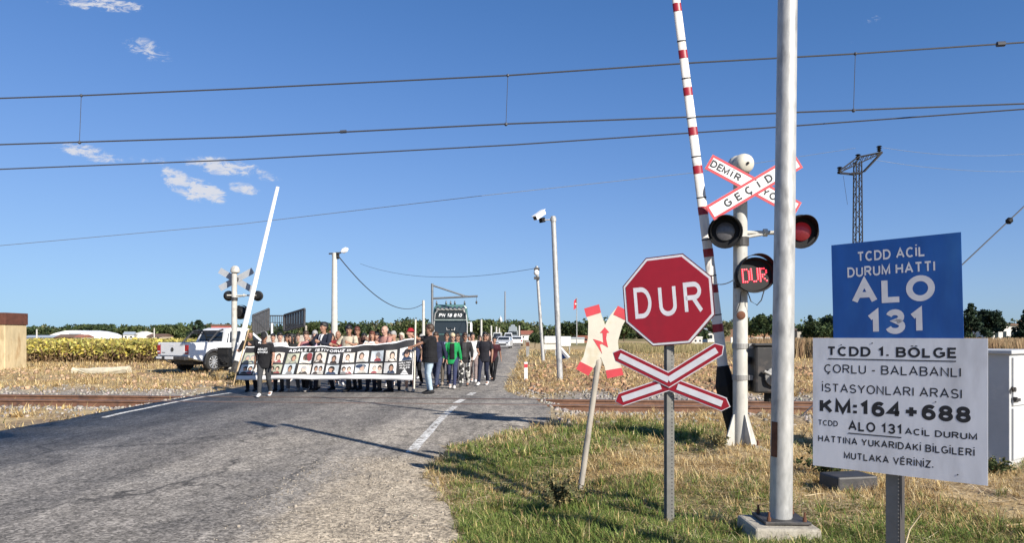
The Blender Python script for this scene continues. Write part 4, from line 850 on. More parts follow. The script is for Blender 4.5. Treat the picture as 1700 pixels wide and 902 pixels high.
# ------------------------------------------------------------------ vehicles
carw = mat('car_white', (.72, .73, .74), rough=.28, var=.03, spec=.6)
plast = mat('dark_plastic', (.03, .03, .032), rough=.6, var=.15)
tyre = mat('tyre_rubber', (.02, .02, .02), rough=.9, var=.2)
alloy = mat('alloy_rim', (.48, .49, .50), rough=.35, metal=.6, var=.05)
tail = mat('tail_light', (.35, .012, .015), rough=.2, var=.1, spec=.6)
chrome = mat('chrome', (.55, .56, .57), rough=.2, metal=.9, var=.05)
def wheel(t, x, y, r, w, side, spokes=10):
    e = bpy.data.objects.new('wheel', None); C.objects.link(e); e.parent = t; e.location = (x, y, r); ax = (0, side, 0)
    b = MB(); b.lathe([(r * .62, -w / 2), (r * .93, -w / 2), (r, -w * .36), (r, w * .36), (r * .93, w / 2), (r * .66, w / 2), (r * .62, w * .35)], axis=ax, n=28); b.build('tyre', tyre, e, smooth=True)
    b = MB(); b.lathe([(r * .66, w * .30), (r * .66, w * .46), (r * .60, w * .46), (r * .58, w * .12), (0, w * .12)], axis=ax, n=24); b.lathe([(r * .16, w * .1), (r * .16, w * .46), (0, w * .48)], axis=ax, n=12)
    for i in range(spokes):
        a = 2 * math.pi * i / spokes; b.tube((math.cos(a) * r * .12, side * w * .42, math.sin(a) * r * .12), (math.cos(a) * r * .62, side * w * .42, math.sin(a) * r * .62), r * .055, r * .075, n=6)
    b.build('rim', alloy, e, smooth=True)
def arch_profile(segs, base):                   # side outline with wheel arches cut into the underside
    return segs
def body_outline(top, zlow, wheels, ra, zc):
    p = list(top)                               # clockwise over the top from rear to front
    for (wx) in sorted(wheels, reverse=True):
        a0 = math.asin(max(-1, min(1, (zlow - zc) / ra)))
        for i in range(13):
            a = a0 + (math.pi - 2 * a0) * i / 12; p.append((wx + math.cos(a) * ra, zc + math.sin(a) * ra))
    return p
# white double-cab pickup
d = 31.0; px0 = 264
t = thing('pickup_truck', 'white double cab pickup parked on the straw, its tailgate towards the road', 'pickup', (X(287, d), d, gz(X(287, d), d) + .06), R(90 - 29)); t.scale = (1.03, 1.03, 1.03)
W = .97; wl_ = (1.22, 4.32); r = .40
top = [(0.02, .60), (0.0, .70), (.0, 1.21), (1.66, 1.22), (1.72, 1.16), (3.95, 1.16), (4.0, 1.12), (5.0, 1.02), (5.2, .85), (5.22, .50)]
b = MB(); b.prism(body_outline(top + [(5.1, .42)], .42, wl_, .47, r) , -W, W)
b.v = [Vector((v.x, v.y * (1 - .035 * max(0, (v.z - .9)) * 3), v.z)) for v in b.v]; body = b.build('body', carw, t, bevel=.03)
b = MB(); b.box((2.6, 0, .38), (4.2, 1.2, .16)); b.build('chassis', plast, t)
cabs = [(1.72, 1.13, .93), (2.02, 1.76, .74), (2.25, 1.82, .70), (3.05, 1.83, .70), (3.25, 1.79, .72), (4.02, 1.13, .92)]
b = MB(); vs = []
for (x, z, w) in cabs: vs += [(x, -w, z), (x, w, z)]
n = len(cabs); fs = [(2 * i, 2 * i + 2, 2 * i + 3, 2 * i + 1) for i in range(n - 1)] + [tuple(2 * i for i in range(n - 1, -1, -1)), tuple(2 * i + 1 for i in range(n))]
b._add(vs, fs); b.build('cab', carw, t, bevel=.03)
def on_side(x, z, s, out_=.012):               # point on the cab side plane
    w = .93 + (.70 - .93) * (z - 1.13) / (1.82 - 1.13); return Vector((x, s * (w + out_), z))
for s in (-1, 1):
    for (poly, nm) in (([(2.02, 1.20), (2.18, 1.66), (2.72, 1.70), (2.76, 1.20)], 'side_window'), ([(2.86, 1.20), (2.82, 1.70), (3.15, 1.70), (3.72, 1.22)], 'side_window'), ([(1.88, 1.20), (2.06, 1.60), (2.10, 1.60), (1.95, 1.20)], 'quarter_window')):
        b = MB(); b.quad([on_side(x, z, s, .014) for x, z in poly]); b.build(nm, glassd, t, fix=False)
    for x in (1.80, 2.82, 3.90): b = MB(); b.box((x, s * (W + .0), .82), (.012, .006, .62)); b.build('door_gap', plast, t)
    for x in (2.60, 3.60): b = MB(); b.box((x, s * (W + .012), .98), (.2, .03, .035)); b.build('door_handle', carw, t, bevel=.008)
    b = MB(); b.box((2.8, s * (W - .02), .40), (2.2, .12, .09)); b.build('side_step', plast, t, bevel=.02)
    b = MB(); b.box((3.75, s * 1.06, 1.22), (.14, .2, .18)); b.build('mirror', plast, t, bevel=.03)
    for wx in wl_:                              # dark wheel-arch flares
        b = MB(); nseg = 14; vs = []
        for i in range(nseg + 1):
            a = R(-8) + R(196) * i / nseg
            for (rr, yy) in ((.455, W - .02), (.455, W + .035), (.555, W + .03), (.56, W - .02)): vs.append((wx + math.cos(a) * rr, s * yy, r + math.sin(a) * rr))
        b._add(vs, [(4 * i + j, 4 * i + (j + 1) % 4, 4 * i + 4 + (j + 1) % 4, 4 * i + 4 + j) for i in range(nseg) for j in range(4)]); b.build('wheel_arch', plast, t)
        wheel(t, wx, s * .83, r, .26, s)
    b = MB(); b.box((-.004, s * .85, .93), (.05, .19, .36)); tl = b.build('tail_light', tail, t, bevel=.012); b = MB(); b.box((-.031, s * .85, .84), (.008, .15, .05)); b.build('reverse_lamp', carw, tl)
    b = MB(); b.box((5.18, s * .7, .84), (.1, .36, .2)); b.build('headlight', chrome, t, bevel=.02)
    b = MB(); b.loft([(1.0, s * .80, 1.14), (1.55, s * .76, 1.66), (1.85, s * .72, 1.74)], .04, 8); b.build('sports_bar', plast, t, smooth=True)
b = MB(); b.tube((1.56, -.76, 1.67), (1.56, .76, 1.67), .04); b.tube((1.45, -.78, 1.58), (1.45, .78, 1.58), .03); b.build('sports_bar', plast, t, smooth=True)
b = MB(); b.quad([(1.785, -.74, 1.24), (1.785, .74, 1.24), (1.945, .64, 1.65), (1.945, -.64, 1.65)]); b.v = [v + Vector((-.012, 0, 0)) for v in b.v]; b.build('rear_window', glassd, t, fix=False)
b = MB(); b.quad([(3.93, -.82, 1.22), (3.93, .82, 1.22), (3.36, .66, 1.72), (3.36, -.66, 1.72)]); b.v = [v + Vector((.04, 0, .02)) for v in b.v]; b.build('windscreen', glassd, t, fix=False)
b = MB(); b.box((.80, 0, 1.21), (1.42, 1.62, .03)); b.build('bed_dark_panel', plast, t)  # dark panel at rail height standing for the shaded inside of the open bed
b = MB(); b.box((-.012, 0, .94), (.03, 1.46, .52)); tg = b.build('tailgate', carw, t, bevel=.015)
b = MB(); b.box((-.022, 0, 1.10), (.02, .26, .05)); b.build('latch', carw, tg)
b = MB(); b.lathe([(.085, 0), (.085, .012), (.072, .012), (.072, .004), (0, .004)], (-.028, 0, .93), axis=(-1, 0, 0), n=20)
for (p, q) in (((-.03, .065), (-.0, .005)), ((.03, .065), (.0, .005)), ((-.055, .03), (-.025, -.06)), ((.055, .03), (.025, -.06)), ((-.025, -.06), (0, 0)), ((.025, -.06), (0, 0))): b.tube((-.036, p[0], .93 + p[1]), (-.036, q[0], .93 + q[1]), .008, n=5)
b.build('emblem', plast, tg)
b = MB(); b.box((-.027, .55, .80), (.006, .2, .03)); b.build('badge', plast, tg)
b = MB(); b.box((-.08, 0, .58), (.2, 1.86, .15)); bm_ = b.build('rear_bumper', dgrey, t, bevel=.03); b = MB(); b.box((-.187, .62, .60), (.02, .3, .08)); b.build('reflector', wclean, bm_); b = MB(); b.box((-.187, 0, .60), (.012, .5, .11)); b.build('number_plate', wclean, bm_)
b = MB(); b.tube((-.1, 0, .42), (-.28, 0, .47), .03); b.ball((-.28, 0, .52), .035); b.build('tow_ball', dgrey, t)
b = MB(); b.box((5.24, 0, .75), (.06, 1.2, .3)); b.build('grille', plast, t, bevel=.02)

# heavy lorry approaching behind the crowd
d = 53; t = thing('lorry', 'dark green heavy lorry with a lettered visor and roof lamps waiting behind the crowd', 'lorry', (X(748, d), d, 0), R(4))
lg = mat('lorry_green', (.075, .165, .155), rough=.35, var=.08, spec=.5); lgl = mat('lorry_dark', (.02, .026, .028), rough=.35, var=.2)
b = MB(); b.prism([(-1.25, .75), (1.25, .75), (1.25, 2.9), (1.18, 3.55), (1.0, 3.78), (-1.0, 3.78), (-1.18, 3.55), (-1.25, 2.9)], .10, 2.3); b.build('cab', lg, t, bevel=.09)
b = MB(); b.quad([(-1.13, .07, 1.72), (1.13, .07, 1.72), (1.10, .085, 2.62), (-1.10, .085, 2.62)]); ws = b.build('windscreen', glassd, t, fix=False)
b = MB(); 
for s in (-1, 1): b.loft([(s * .06, .055, 1.98), (s * .26, .055, 1.96), (s * .30, .055, 2.16)], [.05, .06, .015], 6)
b.build('horn_emblem', galv, ws)
for s in (-1, 1): b = MB(); b.tube((s * .1 + .5, .045, 1.74), (s * .1 - .15, .05, 2.15), .015, n=5); b.build('wiper', blackp, ws)
b = MB(); b.box((0, -.02, 2.68), (2.3, .16, .09)); b.build('sun_strip', mat('visor_grey', (.22, .27, .26), rough=.4), t, bevel=.02)
b = MB(); b.prism([(-1.16, 2.74), (1.16, 2.74), (1.06, 3.30), (-1.06, 3.30)], -.06, .13); vz = b.build('visor_panel', lgl, t, bevel=.02)
text('lettering', 'PN 18 810', .25, wclean, vz, loc=(0, -.064, 3.02), weight=.2, width=1.62, shear=.25, split=True)
b = MB(); b.box((0, -.02, 3.42), (2.05, .12, .12)); bar = b.build('lamp_bar', galv_d, t, bevel=.02)
for i in range(7):
    b = MB(); b.lathe([(.11, 0), (.12, .02), (.10, .06), (0, .07)], (-.9 + .3 * i, -.08, 3.53), axis=(0, -1, 0), n=12); b.build('roof_lamp', galv, bar, smooth=True)
for i, x in enumerate((-1.0, -.32, 0, .3, 1.0)): b = MB(); b.lathe([(.07, 0), (.07, .12), (.03, .3), (0, .32)], (x, .5, 3.76), n=8); b.build('marker_light', lgl, t)
for s in (-1, 1):
    e = MB(); e.box((s * 1.46, -.02, 2.15), (.16, .2, .62)); e.box((s * 1.36, .04, 2.5), (.3, .06, .05)); e.build('mirror', lg if s < 0 else wclean, t, bevel=.03)
    b = MB(); b.loft([(s * 1.16, .02, 1.1), (s * 1.18, 0, 2.3), (s * 1.08, -.04, 3.15), (s * .92, -.06, 3.35)], .045, 8); b.build('chrome_bar', galv, t, smooth=True)
    b = MB(); b.box((s * .85, .06, .92), (.5, .12, .22)); b.build('headlight', chrome, t, bevel=.03)
    for y in (.95, 4.2, 5.5): wheel(t, s * 1.02, y, .5, .34, s) if False else None
def axle_wheel(t, x, y, r, w, s):
    e = bpy.data.objects.new('wheel', None); C.objects.link(e); e.parent = t; e.location = (x, y, r); ax = (s, 0, 0)
    b = MB(); b.lathe([(r * .6, -w / 2), (r, -w * .4), (r, w * .4), (r * .6, w / 2)], axis=ax, n=22); b.build('tyre', tyre, e, smooth=True); b = MB(); b.lathe([(r * .62, w * .2), (r * .62, w * .48), (r * .3, w * .3), (0, w * .4)], axis=ax, n=18); b.build('rim', alloy, e, smooth=True)
for y in (1.1, 4.4, 5.7):
    for s in (-1, 1): axle_wheel(t, s * 1.02, y, .5, .34, s)
b = MB(); b.box((0, .0, 1.33), (2.2, .18, .62)); b.build('grille', lgl, t, bevel=.04); b = MB(); b.box((0, .0, .62), (2.46, .3, .5)); b.build('bumper', lg, t, bevel=.06)
b = MB(); b.box((0, 4.4, .85), (.9, 5.2, .3)); b.build('chassis', lgl, t); b = MB(); b.box((0, 6.4, 2.0), (2.4, 7.4, 1.9)); b.build('load_body', lgl, t, bevel=.03)
b = MB(); b.box((0, .03, .95), (.52, .02, .13)); b.build('number_plate', wclean, t)

# low-bed trailer with both loading ramps raised
d = 36; t = thing('lowbed_trailer', 'lowbed trailer with two dark slatted loading ramps folded up behind the crowd', 'trailer', (X(462, d), d, gz(X(462, d), d)))
rmp = mat('ramp_steel', (.085, .085, .09), rough=.6, metal=.3, var=.25, vs=8); o = Vector(t.location)
b = MB(); b.box((0, 3.5, .95), (2.5, 7.5, .22)); b.box((0, -.2, .9), (2.5, .2, .3)); b.build('deck', dgrey, t, bevel=.02)
b = MB(); b.box((.1, 1.6, 1.35), (2.0, 2.0, .55)); b.build('load_box', mat('pale_tarpaulin', (.45, .42, .37), rough=.8, var=.15), t, bevel=.06)
def ramp(p0, p1, p2, p3, ns):
    v = [P(*p) - o for p in (p0, p1, p2, p3)]; e = bpy.data.objects.new('loading_ramp', None); C.objects.link(e); e.parent = t    # bl, br, tr, tl
    b = MB()
    for (a, c) in ((v[0], v[1]), (v[3], v[2]), (v[0], v[3]), (v[1], v[2])): b.tube(a, c, .05, n=6)
    b.build('frame', rmp, e)
    b = MB()
    for i in range(ns):
        f0, f1 = (i + .05) / ns, (i + .88) / ns; q = [v[0].lerp(v[1], f0), v[0].lerp(v[1], f1), v[3].lerp(v[2], f1), v[3].lerp(v[2], f0)]; off = Vector((0, .05, 0))
        b._add([p for p in q] + [p + off for p in q], [(0, 1, 2, 3), (7, 6, 5, 4), (0, 4, 5, 1), (1, 5, 6, 2), (2, 6, 7, 3), (3, 7, 4, 0)])
    b.build('slat', rmp, e)
ramp((420, 556, 35.5), (446, 548, 36.5), (446.5, 513, 36.5), (420, 524, 35.5), 7); ramp((472, 550, 36.5), (505.5, 541, 35.3), (506, 513, 35.3), (472, 523.5, 36.5), 8)
b = MB()
for i in range(8): b.tube(P(449 + i * 3, 549, 37) - o, P(449 + i * 3, 524.5, 37) - o, .018, n=5)
b.tube(P(447, 524.5, 37) - o, P(473, 524.5, 37) - o, .03, n=6); b.tube(P(447, 536, 37) - o, P(473, 536, 37) - o, .02, n=6); b.build('railing', dgrey, t)
for px, m in ((451.5, wclean), (508, conc)): b = MB(); b.tube(P(px, 600, 35.2) - o, P(px, 537 if px < 500 else 541, 35.2) - o, .05, n=8); b.build('upright', m, t)
for s in (-1, 1):
    for y in (1.2, 2.4, 5.8): axle_wheel(t, s * 1.05, y, .42, .3, s)

# cars on the far road
def car(label, px, d, colm, rz, van=False, group='vehicles on the far road', sc_=1.0):
    t = thing('van' if van else 'car', label, 'van' if van else 'car', (X(px, d), d, .0), rz, group=group)
    L_, W_, H_ = (5.0, 1.95, 2.1) if van else (4.3, 1.76, 1.46); r = .32
    top = [(-L_ / 2, .45), (-L_ / 2, .95), (-L_ / 2 + .1, 1.0), (L_ / 2 - 1.0, .95), (L_ / 2 - .1, .80), (L_ / 2, .45)]
    b = MB(); b.prism(body_outline(top + [(L_ / 2 - .05, .25)], .25, (-L_ / 2 + .85, L_ / 2 - .85), .37, r), -W_ / 2, W_ / 2); b.build('body', colm, t, bevel=.05)
    cb = [(-L_ / 2 + .12, .97, .86), (-L_ / 2 + (.25 if van else .55), H_ - .06, .72), (-.2, H_, .68), (L_ / 2 - (1.55 if van else 1.95), H_ - .06, .70), (L_ / 2 - (.7 if van else 1.1), .97, .85)]
    b = MB(); vs = []
    for (x, z, w) in cb: vs += [(x, -w, z), (x, w, z)]
    n = len(cb); b._add(vs, [(2 * i, 2 * i + 2, 2 * i + 3, 2 * i + 1) for i in range(n - 1)] + [tuple(2 * i for i in range(n - 1, -1, -1)), tuple(2 * i + 1 for i in range(n))]); b.build('cabin', colm, t, bevel=.04)
    for (i, j, nm, dx) in ((3, 4, 'windscreen', .02), (0, 1, 'rear_window', -.02)):
        a, c = Vector((cb[i][0], 0, cb[i][1])), Vector((cb[j][0], 0, cb[j][1])); p, q = a.lerp(c, .12), a.lerp(c, .86); w = .62; b = MB(); b.quad([(p.x + dx, -w, p.z + .01), (p.x + dx, w, p.z + .01), (q.x + dx, w * 1.12, q.z + .01), (q.x + dx, -w * 1.12, q.z + .01)]); b.build(nm, glassd, t, fix=False)
    for s in (-1, 1):
        b = MB(); b.quad([(cb[0][0] + .35, s * .845, 1.03), (cb[4][0] - .25, s * .84, 1.03), (cb[3][0] - .05, s * .735, H_ - .14), (cb[1][0] + .2, s * .745, H_ - .14)]); b.build('side_window', glassd, t, fix=False)
        b = MB(); b.box((L_ / 2 - .04, s * .62, .70), (.1, .34, .15)); b.build('headlight', chrome, t, bevel=.02)
        b = MB(); b.box((-L_ / 2 + .02, s * .68, .78), (.08, .2, .22)); b.build('tail_light', tail, t, bevel=.02)
        for x in (-L_ / 2 + .85, L_ / 2 - .85): wheel(t, x, s * (W_ / 2 - .12), r, .2, s, 6)
    b = MB(); b.box((L_ / 2 - .0, 0, .5), (.06, .9, .2)); b.build('grille', plast, t); return t
carg = mat('car_silver', (.36, .37, .38), rough=.3, metal=.3, var=.03); cardk = mat('car_dark', (.035, .035, .04), rough=.3, var=.05)
car('white car parked at the far road edge next to the crowd', 837, 92, mat('car_pale', (.50, .51, .52), rough=.3, var=.03), R(-95))
car('silver car parked just beyond the white one at the far road edge', 832, 116, carg, R(-95))
car('white car driving away in the right lane of the far road', 858, 112, carw, R(90))
car('white van coming towards the crossing on the far road', 844, 150, carw, R(-90), van=True)
car('pale van parked far back among the poles behind the crowd', 826, 135, mat('car_cream', (.55, .55, .52), rough=.35), R(-92), van=True)
d = 185; t = thing('tanker_lorry', 'grey lorry with a tall load far away on the road', 'lorry', (X(851.5, d), d, 0)); g_ = mat('lorry_grey', (.20, .23, .25), rough=.5, var=.2)
b = MB(); b.box((0, 0, 1.6), (2.4, 2.2, 2.3)); b.build('cab', g_, t, bevel=.15); b = MB(); b.quad([(-1.0, -1.12, 1.7), (1.0, -1.12, 1.7), (.95, -1.12, 2.5), (-.95, -1.12, 2.5)]); b.build('windscreen', glassd, t, fix=False)
b = MB(); b.box((0, 5.2, 2.3), (2.5, 7, 2.9), taper=.8); b.box((0, 4.5, 3.9), (1.5, 3, .8), taper=.6); b.build('load', g_, t, bevel=.1)
for y in (0, 4, 7):
    for s in (-1, 1): axle_wheel(t, s * .95, y, .5, .3, s)
# ------------------------------------------------------------------ people
def ik(a, tgt, l1, l2, hint):
    v = tgt - a; dd = min(max(v.length, .08), (l1 + l2) * .998); n = v.normalized(); tgt = a + n * dd
    x = (l1 * l1 - l2 * l2 + dd * dd) / (2 * dd); hh = math.sqrt(max(l1 * l1 - x * x, 0)); q = hint - n * hint.dot(n)
    q = q.normalized() if q.length > 1e-4 else Vector((1, 0, 0)); return a + n * x + q * hh, tgt
def remesh(mb, name, vox, smooth_it=2):
    me = mb.mesh(name); o = bpy.data.objects.new('tmp', me); C.objects.link(o)
    m = o.modifiers.new('r', 'REMESH'); m.mode = 'VOXEL'; m.voxel_size = vox; m.use_smooth_shade = True
    s = o.modifiers.new('s', 'SMOOTH'); s.iterations = smooth_it; s.factor = .5
    bpy.context.view_layer.update(); r = bpy.data.meshes.new_from_object(o.evaluated_get(bpy.context.evaluated_depsgraph_get()))
    bpy.data.objects.remove(o); bpy.data.meshes.remove(me); r.name = name; return r
def mesh_obj(name, me, m, parent):
    me.materials.clear(); me.materials.append(m); o = bpy.data.objects.new(name, me); C.objects.link(o); o.parent = parent; return o
def cloth(col, s=30): return mat('cloth_%d_%d_%d' % tuple(int(c * 1000) for c in col), col, rough=.85, var=.22, vs=14, bump=.5, bs=22, spec=.2)
SKIN = [mat('skin_fair', (.40, .225, .155), rough=.55, var=.07, vs=14), mat('skin_tan', (.31, .165, .108), rough=.55, var=.07, vs=14), mat('skin_light', (.45, .275, .205), rough=.55, var=.07, vs=14)]
HAIR = {'black': mat('hair_black', (.012, .010, .009), rough=.5, var=.3, vs=40, bump=.4, bs=60), 'brown': mat('hair_brown', (.045, .025, .014), rough=.5, var=.3, vs=40, bump=.4, bs=60), 'blond': mat('hair_blond', (.52, .42, .27), rough=.55, var=.2, vs=40, bump=.4, bs=60),
        'grey': mat('hair_grey', (.32, .31, .30), rough=.6, var=.2, vs=40, bump=.4, bs=60), 'red': mat('hair_auburn', (.11, .035, .018), rough=.5, var=.3, vs=40, bump=.4, bs=60)}
lipm = mat('lips', (.30, .09, .08), rough=.5, var=0); eyem = mat('eye_dark', (.03, .022, .018), rough=.2, var=0)
BLK, NAVY, WHT, JEAN, GRY, PINK, CRM = (.014, .014, .016), (.018, .022, .045), (.66, .65, .63), (.055, .075, .13), (.075, .075, .08), (.36, .15, .15), (.46, .40, .30)
def person(label, px, py, d, yaw=0, pose='stand', top=BLK, sleeve='short', low=NAVY, shoe=BLK, hair='black', style='short', skin=0, bulk=1.0, female=False, glasses=False, extra=(), trouser='long', headyaw=0, group=None, headtilt=0):
    h = min(max(1.6 + (HOR - py) / F * d, 1.52), 1.96); k = h / 1.75; x0 = X(px, d); z0 = max(gz(x0, d), 0.0) if road_out(x0, d) < 0 else gz(x0, d)
    t = thing('person', label, 'person', (x0, d, z0), R(yaw), group=group); t.scale = (1, 1, 1)
    V = Vector; rnd = random.Random(int(px * 13 + d * 7)); headyaw = headyaw or rnd.uniform(-38, 38); headtilt = headtilt or rnd.uniform(-3, 14); t.rotation_euler = (0, R(rnd.uniform(-2.2, 2.2)), R(yaw + (rnd.uniform(-16, 16) if pose == 'hold' else 0)))
    sw = .165 if female else .19; hw = .095
    drop = 0.0; Lk = {}
    if pose in ('walk', 'walk2', 'phone'):
        f = 1 if pose == 'walk' else -1; drop = .025
        feet = {f: V((f * .075, -.30, .085)), -f: V((-f * .085, .26, .13))}
    else:
        a = rnd.uniform(-.24, .24); feet = {1: V((.10, -a, .085)), -1: V((-.10, a, .085))}
    hips = {s: V((s * hw, .0, .93 - drop)) for s in (1, -1)}; sh = {s: V((s * sw, .01, 1.43 - drop)) for s in (1, -1)}
    if pose in ('walk', 'walk2'):
        f = 1 if pose == 'walk' else -1; hand = {f: V((f * .27, .10, .88)), -f: V((-f * .26, -.20, .93))}
    elif pose == 'hold':
        hand = {s: V((s * rnd.uniform(.10, .30), -.34, rnd.uniform(1.18, 1.36))) for s in (1, -1)}
        if rnd.random() < .4: hand[rnd.choice((1, -1))] = V((rnd.uniform(-.2, .2), -.2, rnd.uniform(.9, 1.0)))
    elif pose == 'pole': hand = {1: V((.06, -.50, 1.18)), -1: V((-.08, -.48, 1.50))}
    elif pose == 'phone': hand = {-1: V((-.10, -.30, 1.05)), 1: V((.26, .02, .88))}
    else: hand = {s: V((s * .25, -.04, .88)) for s in (1, -1)}
    dz = V((0, 0, -drop))
    knee, elb = {}, {}
    for s in (1, -1):
        knee[s], feet[s] = ik(hips[s], feet[s], .425, .43, V((s * .05, -1, 0))); elb[s], hand[s] = ik(sh[s], hand[s], .285, .255, V((s * .5, .6, -.6)))
    M = Matrix.Scale(k, 4)
    bw = bulk * (0.93 if female else 1.0)
    TORSO = [(.86, .135, .095, .0), (.93, .165 * (1.04 if female else .97), .112, .0), (1.02, .150 * (.95 if female else 1), .108, .0), (1.10, .138 * (.92 if female else 1.02), .100, -.004), (1.20, .150, .108, -.006), (1.30, .165, .116 * (1.07 if female else 1), -.008), (1.38, .165, .105, .0), (1.43, .135, .085, .008), (1.465, .075, .062, .012)]
    def torso(b, g, z0=-1, z1=9, belly=1.0):
        pts, rad = [], []
        for (z, rx, ry, yo) in TORSO:
            if z < z0 or z > z1: continue
            q = belly if .9 < z < 1.25 else 1.0; pts.append(V((0, yo - (q - 1) * .06, z)) + dz); rad.append((rx * bw * (1 + (q - 1) * .4) + g, ry * bw * q + g))
        b.loft(pts, rad, 18, fixed=True)
    belly = 1.18 if bulk > 1.08 else 1.0
    # body: one continuous surface
    b = MB(); b.M = M; torso(b, 0, belly=belly)
    Mh = Matrix.Translation(V((0, .0, 1.52)) + dz) @ Matrix.Rotation(R(headyaw), 4, 'Z') @ Matrix.Rotation(R(headtilt), 4, 'X') @ Matrix.Translation(V((0, 0, -1.52)))
    b.loft([V((0, .012, 1.42)) + dz, V((0, .002, 1.50)) + dz, V((0, -.005, 1.57)) + dz], [.060 if not female else .05, .055 if not female else .047, .055 if not female else .048], 12)
    b.M = M @ Mh
    b.loft([V((0, y, z)) for (z, rx, ry, y) in HEADP], [(rx, ry) for (z, rx, ry, y) in HEADP], 16, fixed=True)
    b.loft([V((0, -.088, 1.648)), V((0, -.102, 1.622)), V((0, -.108, 1.607)), V((0, -.086, 1.598))], [.010, .014, .018, .010], 8)
    for s in (1, -1):
        b.ball((s * .078, .012, 1.628), (.012, .022, .032), 8); b.ball((s * .030, -.082, 1.668), (.026, .014, .010), 8); b.ball((s * .045, -.058, 1.605), (.024, .024, .022), 8)
    b.M = M
    for s in (1, -1):
        a, e, w = sh[s], elb[s], hand[s]; ar = .9 if female else 1.0
        b.loft([a + V((-s * .05, 0, .0)), a, a.lerp(e, .35), e, e.lerp(w, .3), w], [.05 * ar, .054 * ar, .047 * ar, .038 * ar, .040 * ar, .026 * ar], 10)
        fd = (w - e).normalized(); sd, ud = basis(fd, V((0, -1, .2)) if abs(fd.y) < .7 else V((0, 0, 1)))
        grip = pose in ('hold', 'pole') or (pose == 'phone' and s < 0)
        b.loft([w - fd * .02, w + fd * .03, w + fd * .085], [(.026, .020), (.036, .017), (.040, .014)], 8, hint=sd)
        for j, ln in enumerate((.070, .080, .075, .058)):
            q0 = w + fd * .075 + sd * (-.030 + .020 * j); bend = -ud * s if not grip else -ud * s
            c1 = .25 if not grip else .9
            q1 = q0 + (fd * (1 - c1 * .4) + bend * c1 * .5).normalized() * ln * .5; q2 = q1 + (fd * (1 - c1) + bend * c1).normalized() * ln * .5
            b.loft([q0 - fd * .02, q0, q1, q2], [.009, .0095, .0085, .0070], 6)
        q0 = w + fd * .015 - sd * .030; q1 = q0 + (fd * .7 - sd * .7).normalized() * .035; b.loft([q0, q1, q1 + (fd * .9 - ud * s * .4).normalized() * .032], [.012, .0105, .008], 6)
        hp, kn, ft = hips[s], knee[s], feet[s]; lw = (1.0 if not female else .98) * (bulk ** .5)
        b.loft([hp + V((0, 0, .04)), hp.lerp(kn, .15), hp.lerp(kn, .55), kn, kn.lerp(ft, .3), kn.lerp(ft, .7), ft], [.080 * lw, .084 * lw, .066 * lw, .052, .054, .040, .034], 12)
        toe = feet[s] + V((0, -.16, -.055 if feet[s].z < .11 else -.085)); b.loft([ft + V((0, .05, -.045)), ft + V((0, -.02, -.03)), ft + V((0, -.10, -.045)), toe], [(.03, .03), (.037, .036), (.04, .024), (.03, .014)], 8)
    bo = mesh_obj('body', remesh(b, 'body', .0095), SKIN[skin], t)
    def head_part(name, mb, m, vox=None, parent=None):
        return mesh_obj(name, remesh(mb, name, vox), m, parent or t) if vox else mb.build(name, m, parent or t, smooth=True)
    def HB(): q = MB(); q.M = M @ Mh; return q
    for s in (1, -1):
        q = HB(); q.ball((s * .030, -.0885, 1.648), (.012, .006, .007), 8); head_part('eye', q, eyem)
    q = HB(); q.ball((0, -.0925, 1.568), (.022, .006, .007), 8); head_part('mouth', q, lipm)
    # hair
    hm = HAIR.get(hair)
    if style in ('short', 'cap', 'hat', 'bun'):
        q = HB(); g = .010; q.loft([V((0, .028, 1.575)), V((0, .032, 1.625)), V((0, .022, 1.662)), V((0, .011, 1.682)), V((0, .007, 1.715)), V((0, .008, 1.75)), V((0, .01, 1.777)), V((0, .01, 1.784))], [(.072, .062), (.084, .082), (.087, .093), (.087, .111), (.084, .110), (.067, .091), (.036, .053), (.006, .008)], 16, fixed=True)
        if style == 'bun': q.ball((0, .115, 1.69), .045, 10)
        head_part('hair', q, hm, .011)
    elif style == 'long':
        q = HB(); q.loft([V((0, .03, 1.63)), V((0, .024, 1.66)), V((0, .012, 1.684)), V((0, .006, 1.735)), V((0, .008, 1.772)), V((0, .01, 1.782))], [(.088, .085), (.091, .094), (.090, .110), (.080, .10), (.042, .06), (.006, .008)], 16, fixed=True)
        q.loft([V((0, .055, 1.68)), V((0, .065, 1.60)), V((0, .07, 1.50)), V((0, .075, 1.40))], [(.090, .06), (.094, .058), (.095, .05), (.075, .035)], 14, fixed=True)
        for s in (1, -1): q.loft([V((s * .070, -.02, 1.70)), V((s * .084, -.03, 1.60)), V((s * .086, -.04, 1.50)), V((s * .07, -.05, 1.41))], [(.022, .035), (.022, .035), (.022, .03), (.012, .018)], 8, fixed=True)
        head_part('hair', q, hm, .012)
    elif style == 'bald':
        q = HB()
        q.loft([V((0, .04, 1.60)), V((0, .045, 1.64)), V((0, .04, 1.68))], [(.074, .06), (.080, .066), (.076, .06)], 14, fixed=True); head_part('hair', q, hm, .012)
    if style == 'scarf':
        q = HB(); q.loft([V((0, .03, 1.48)), V((0, .022, 1.58)), V((0, .026, 1.66)), V((0, .012, 1.71)), V((0, .006, 1.745)), V((0, .008, 1.775))], [(.09, .085), (.088, .082), (.092, .092), (.09, .104), (.07, .09), (.02, .03)], 16, fixed=True); q.loft([V((0, 0, 1.40)), V((0, .0, 1.50))], [(.13, .10), (.085, .08)], 12, fixed=True)
        head_part('headscarf', q, cloth(extra[0]), .012)
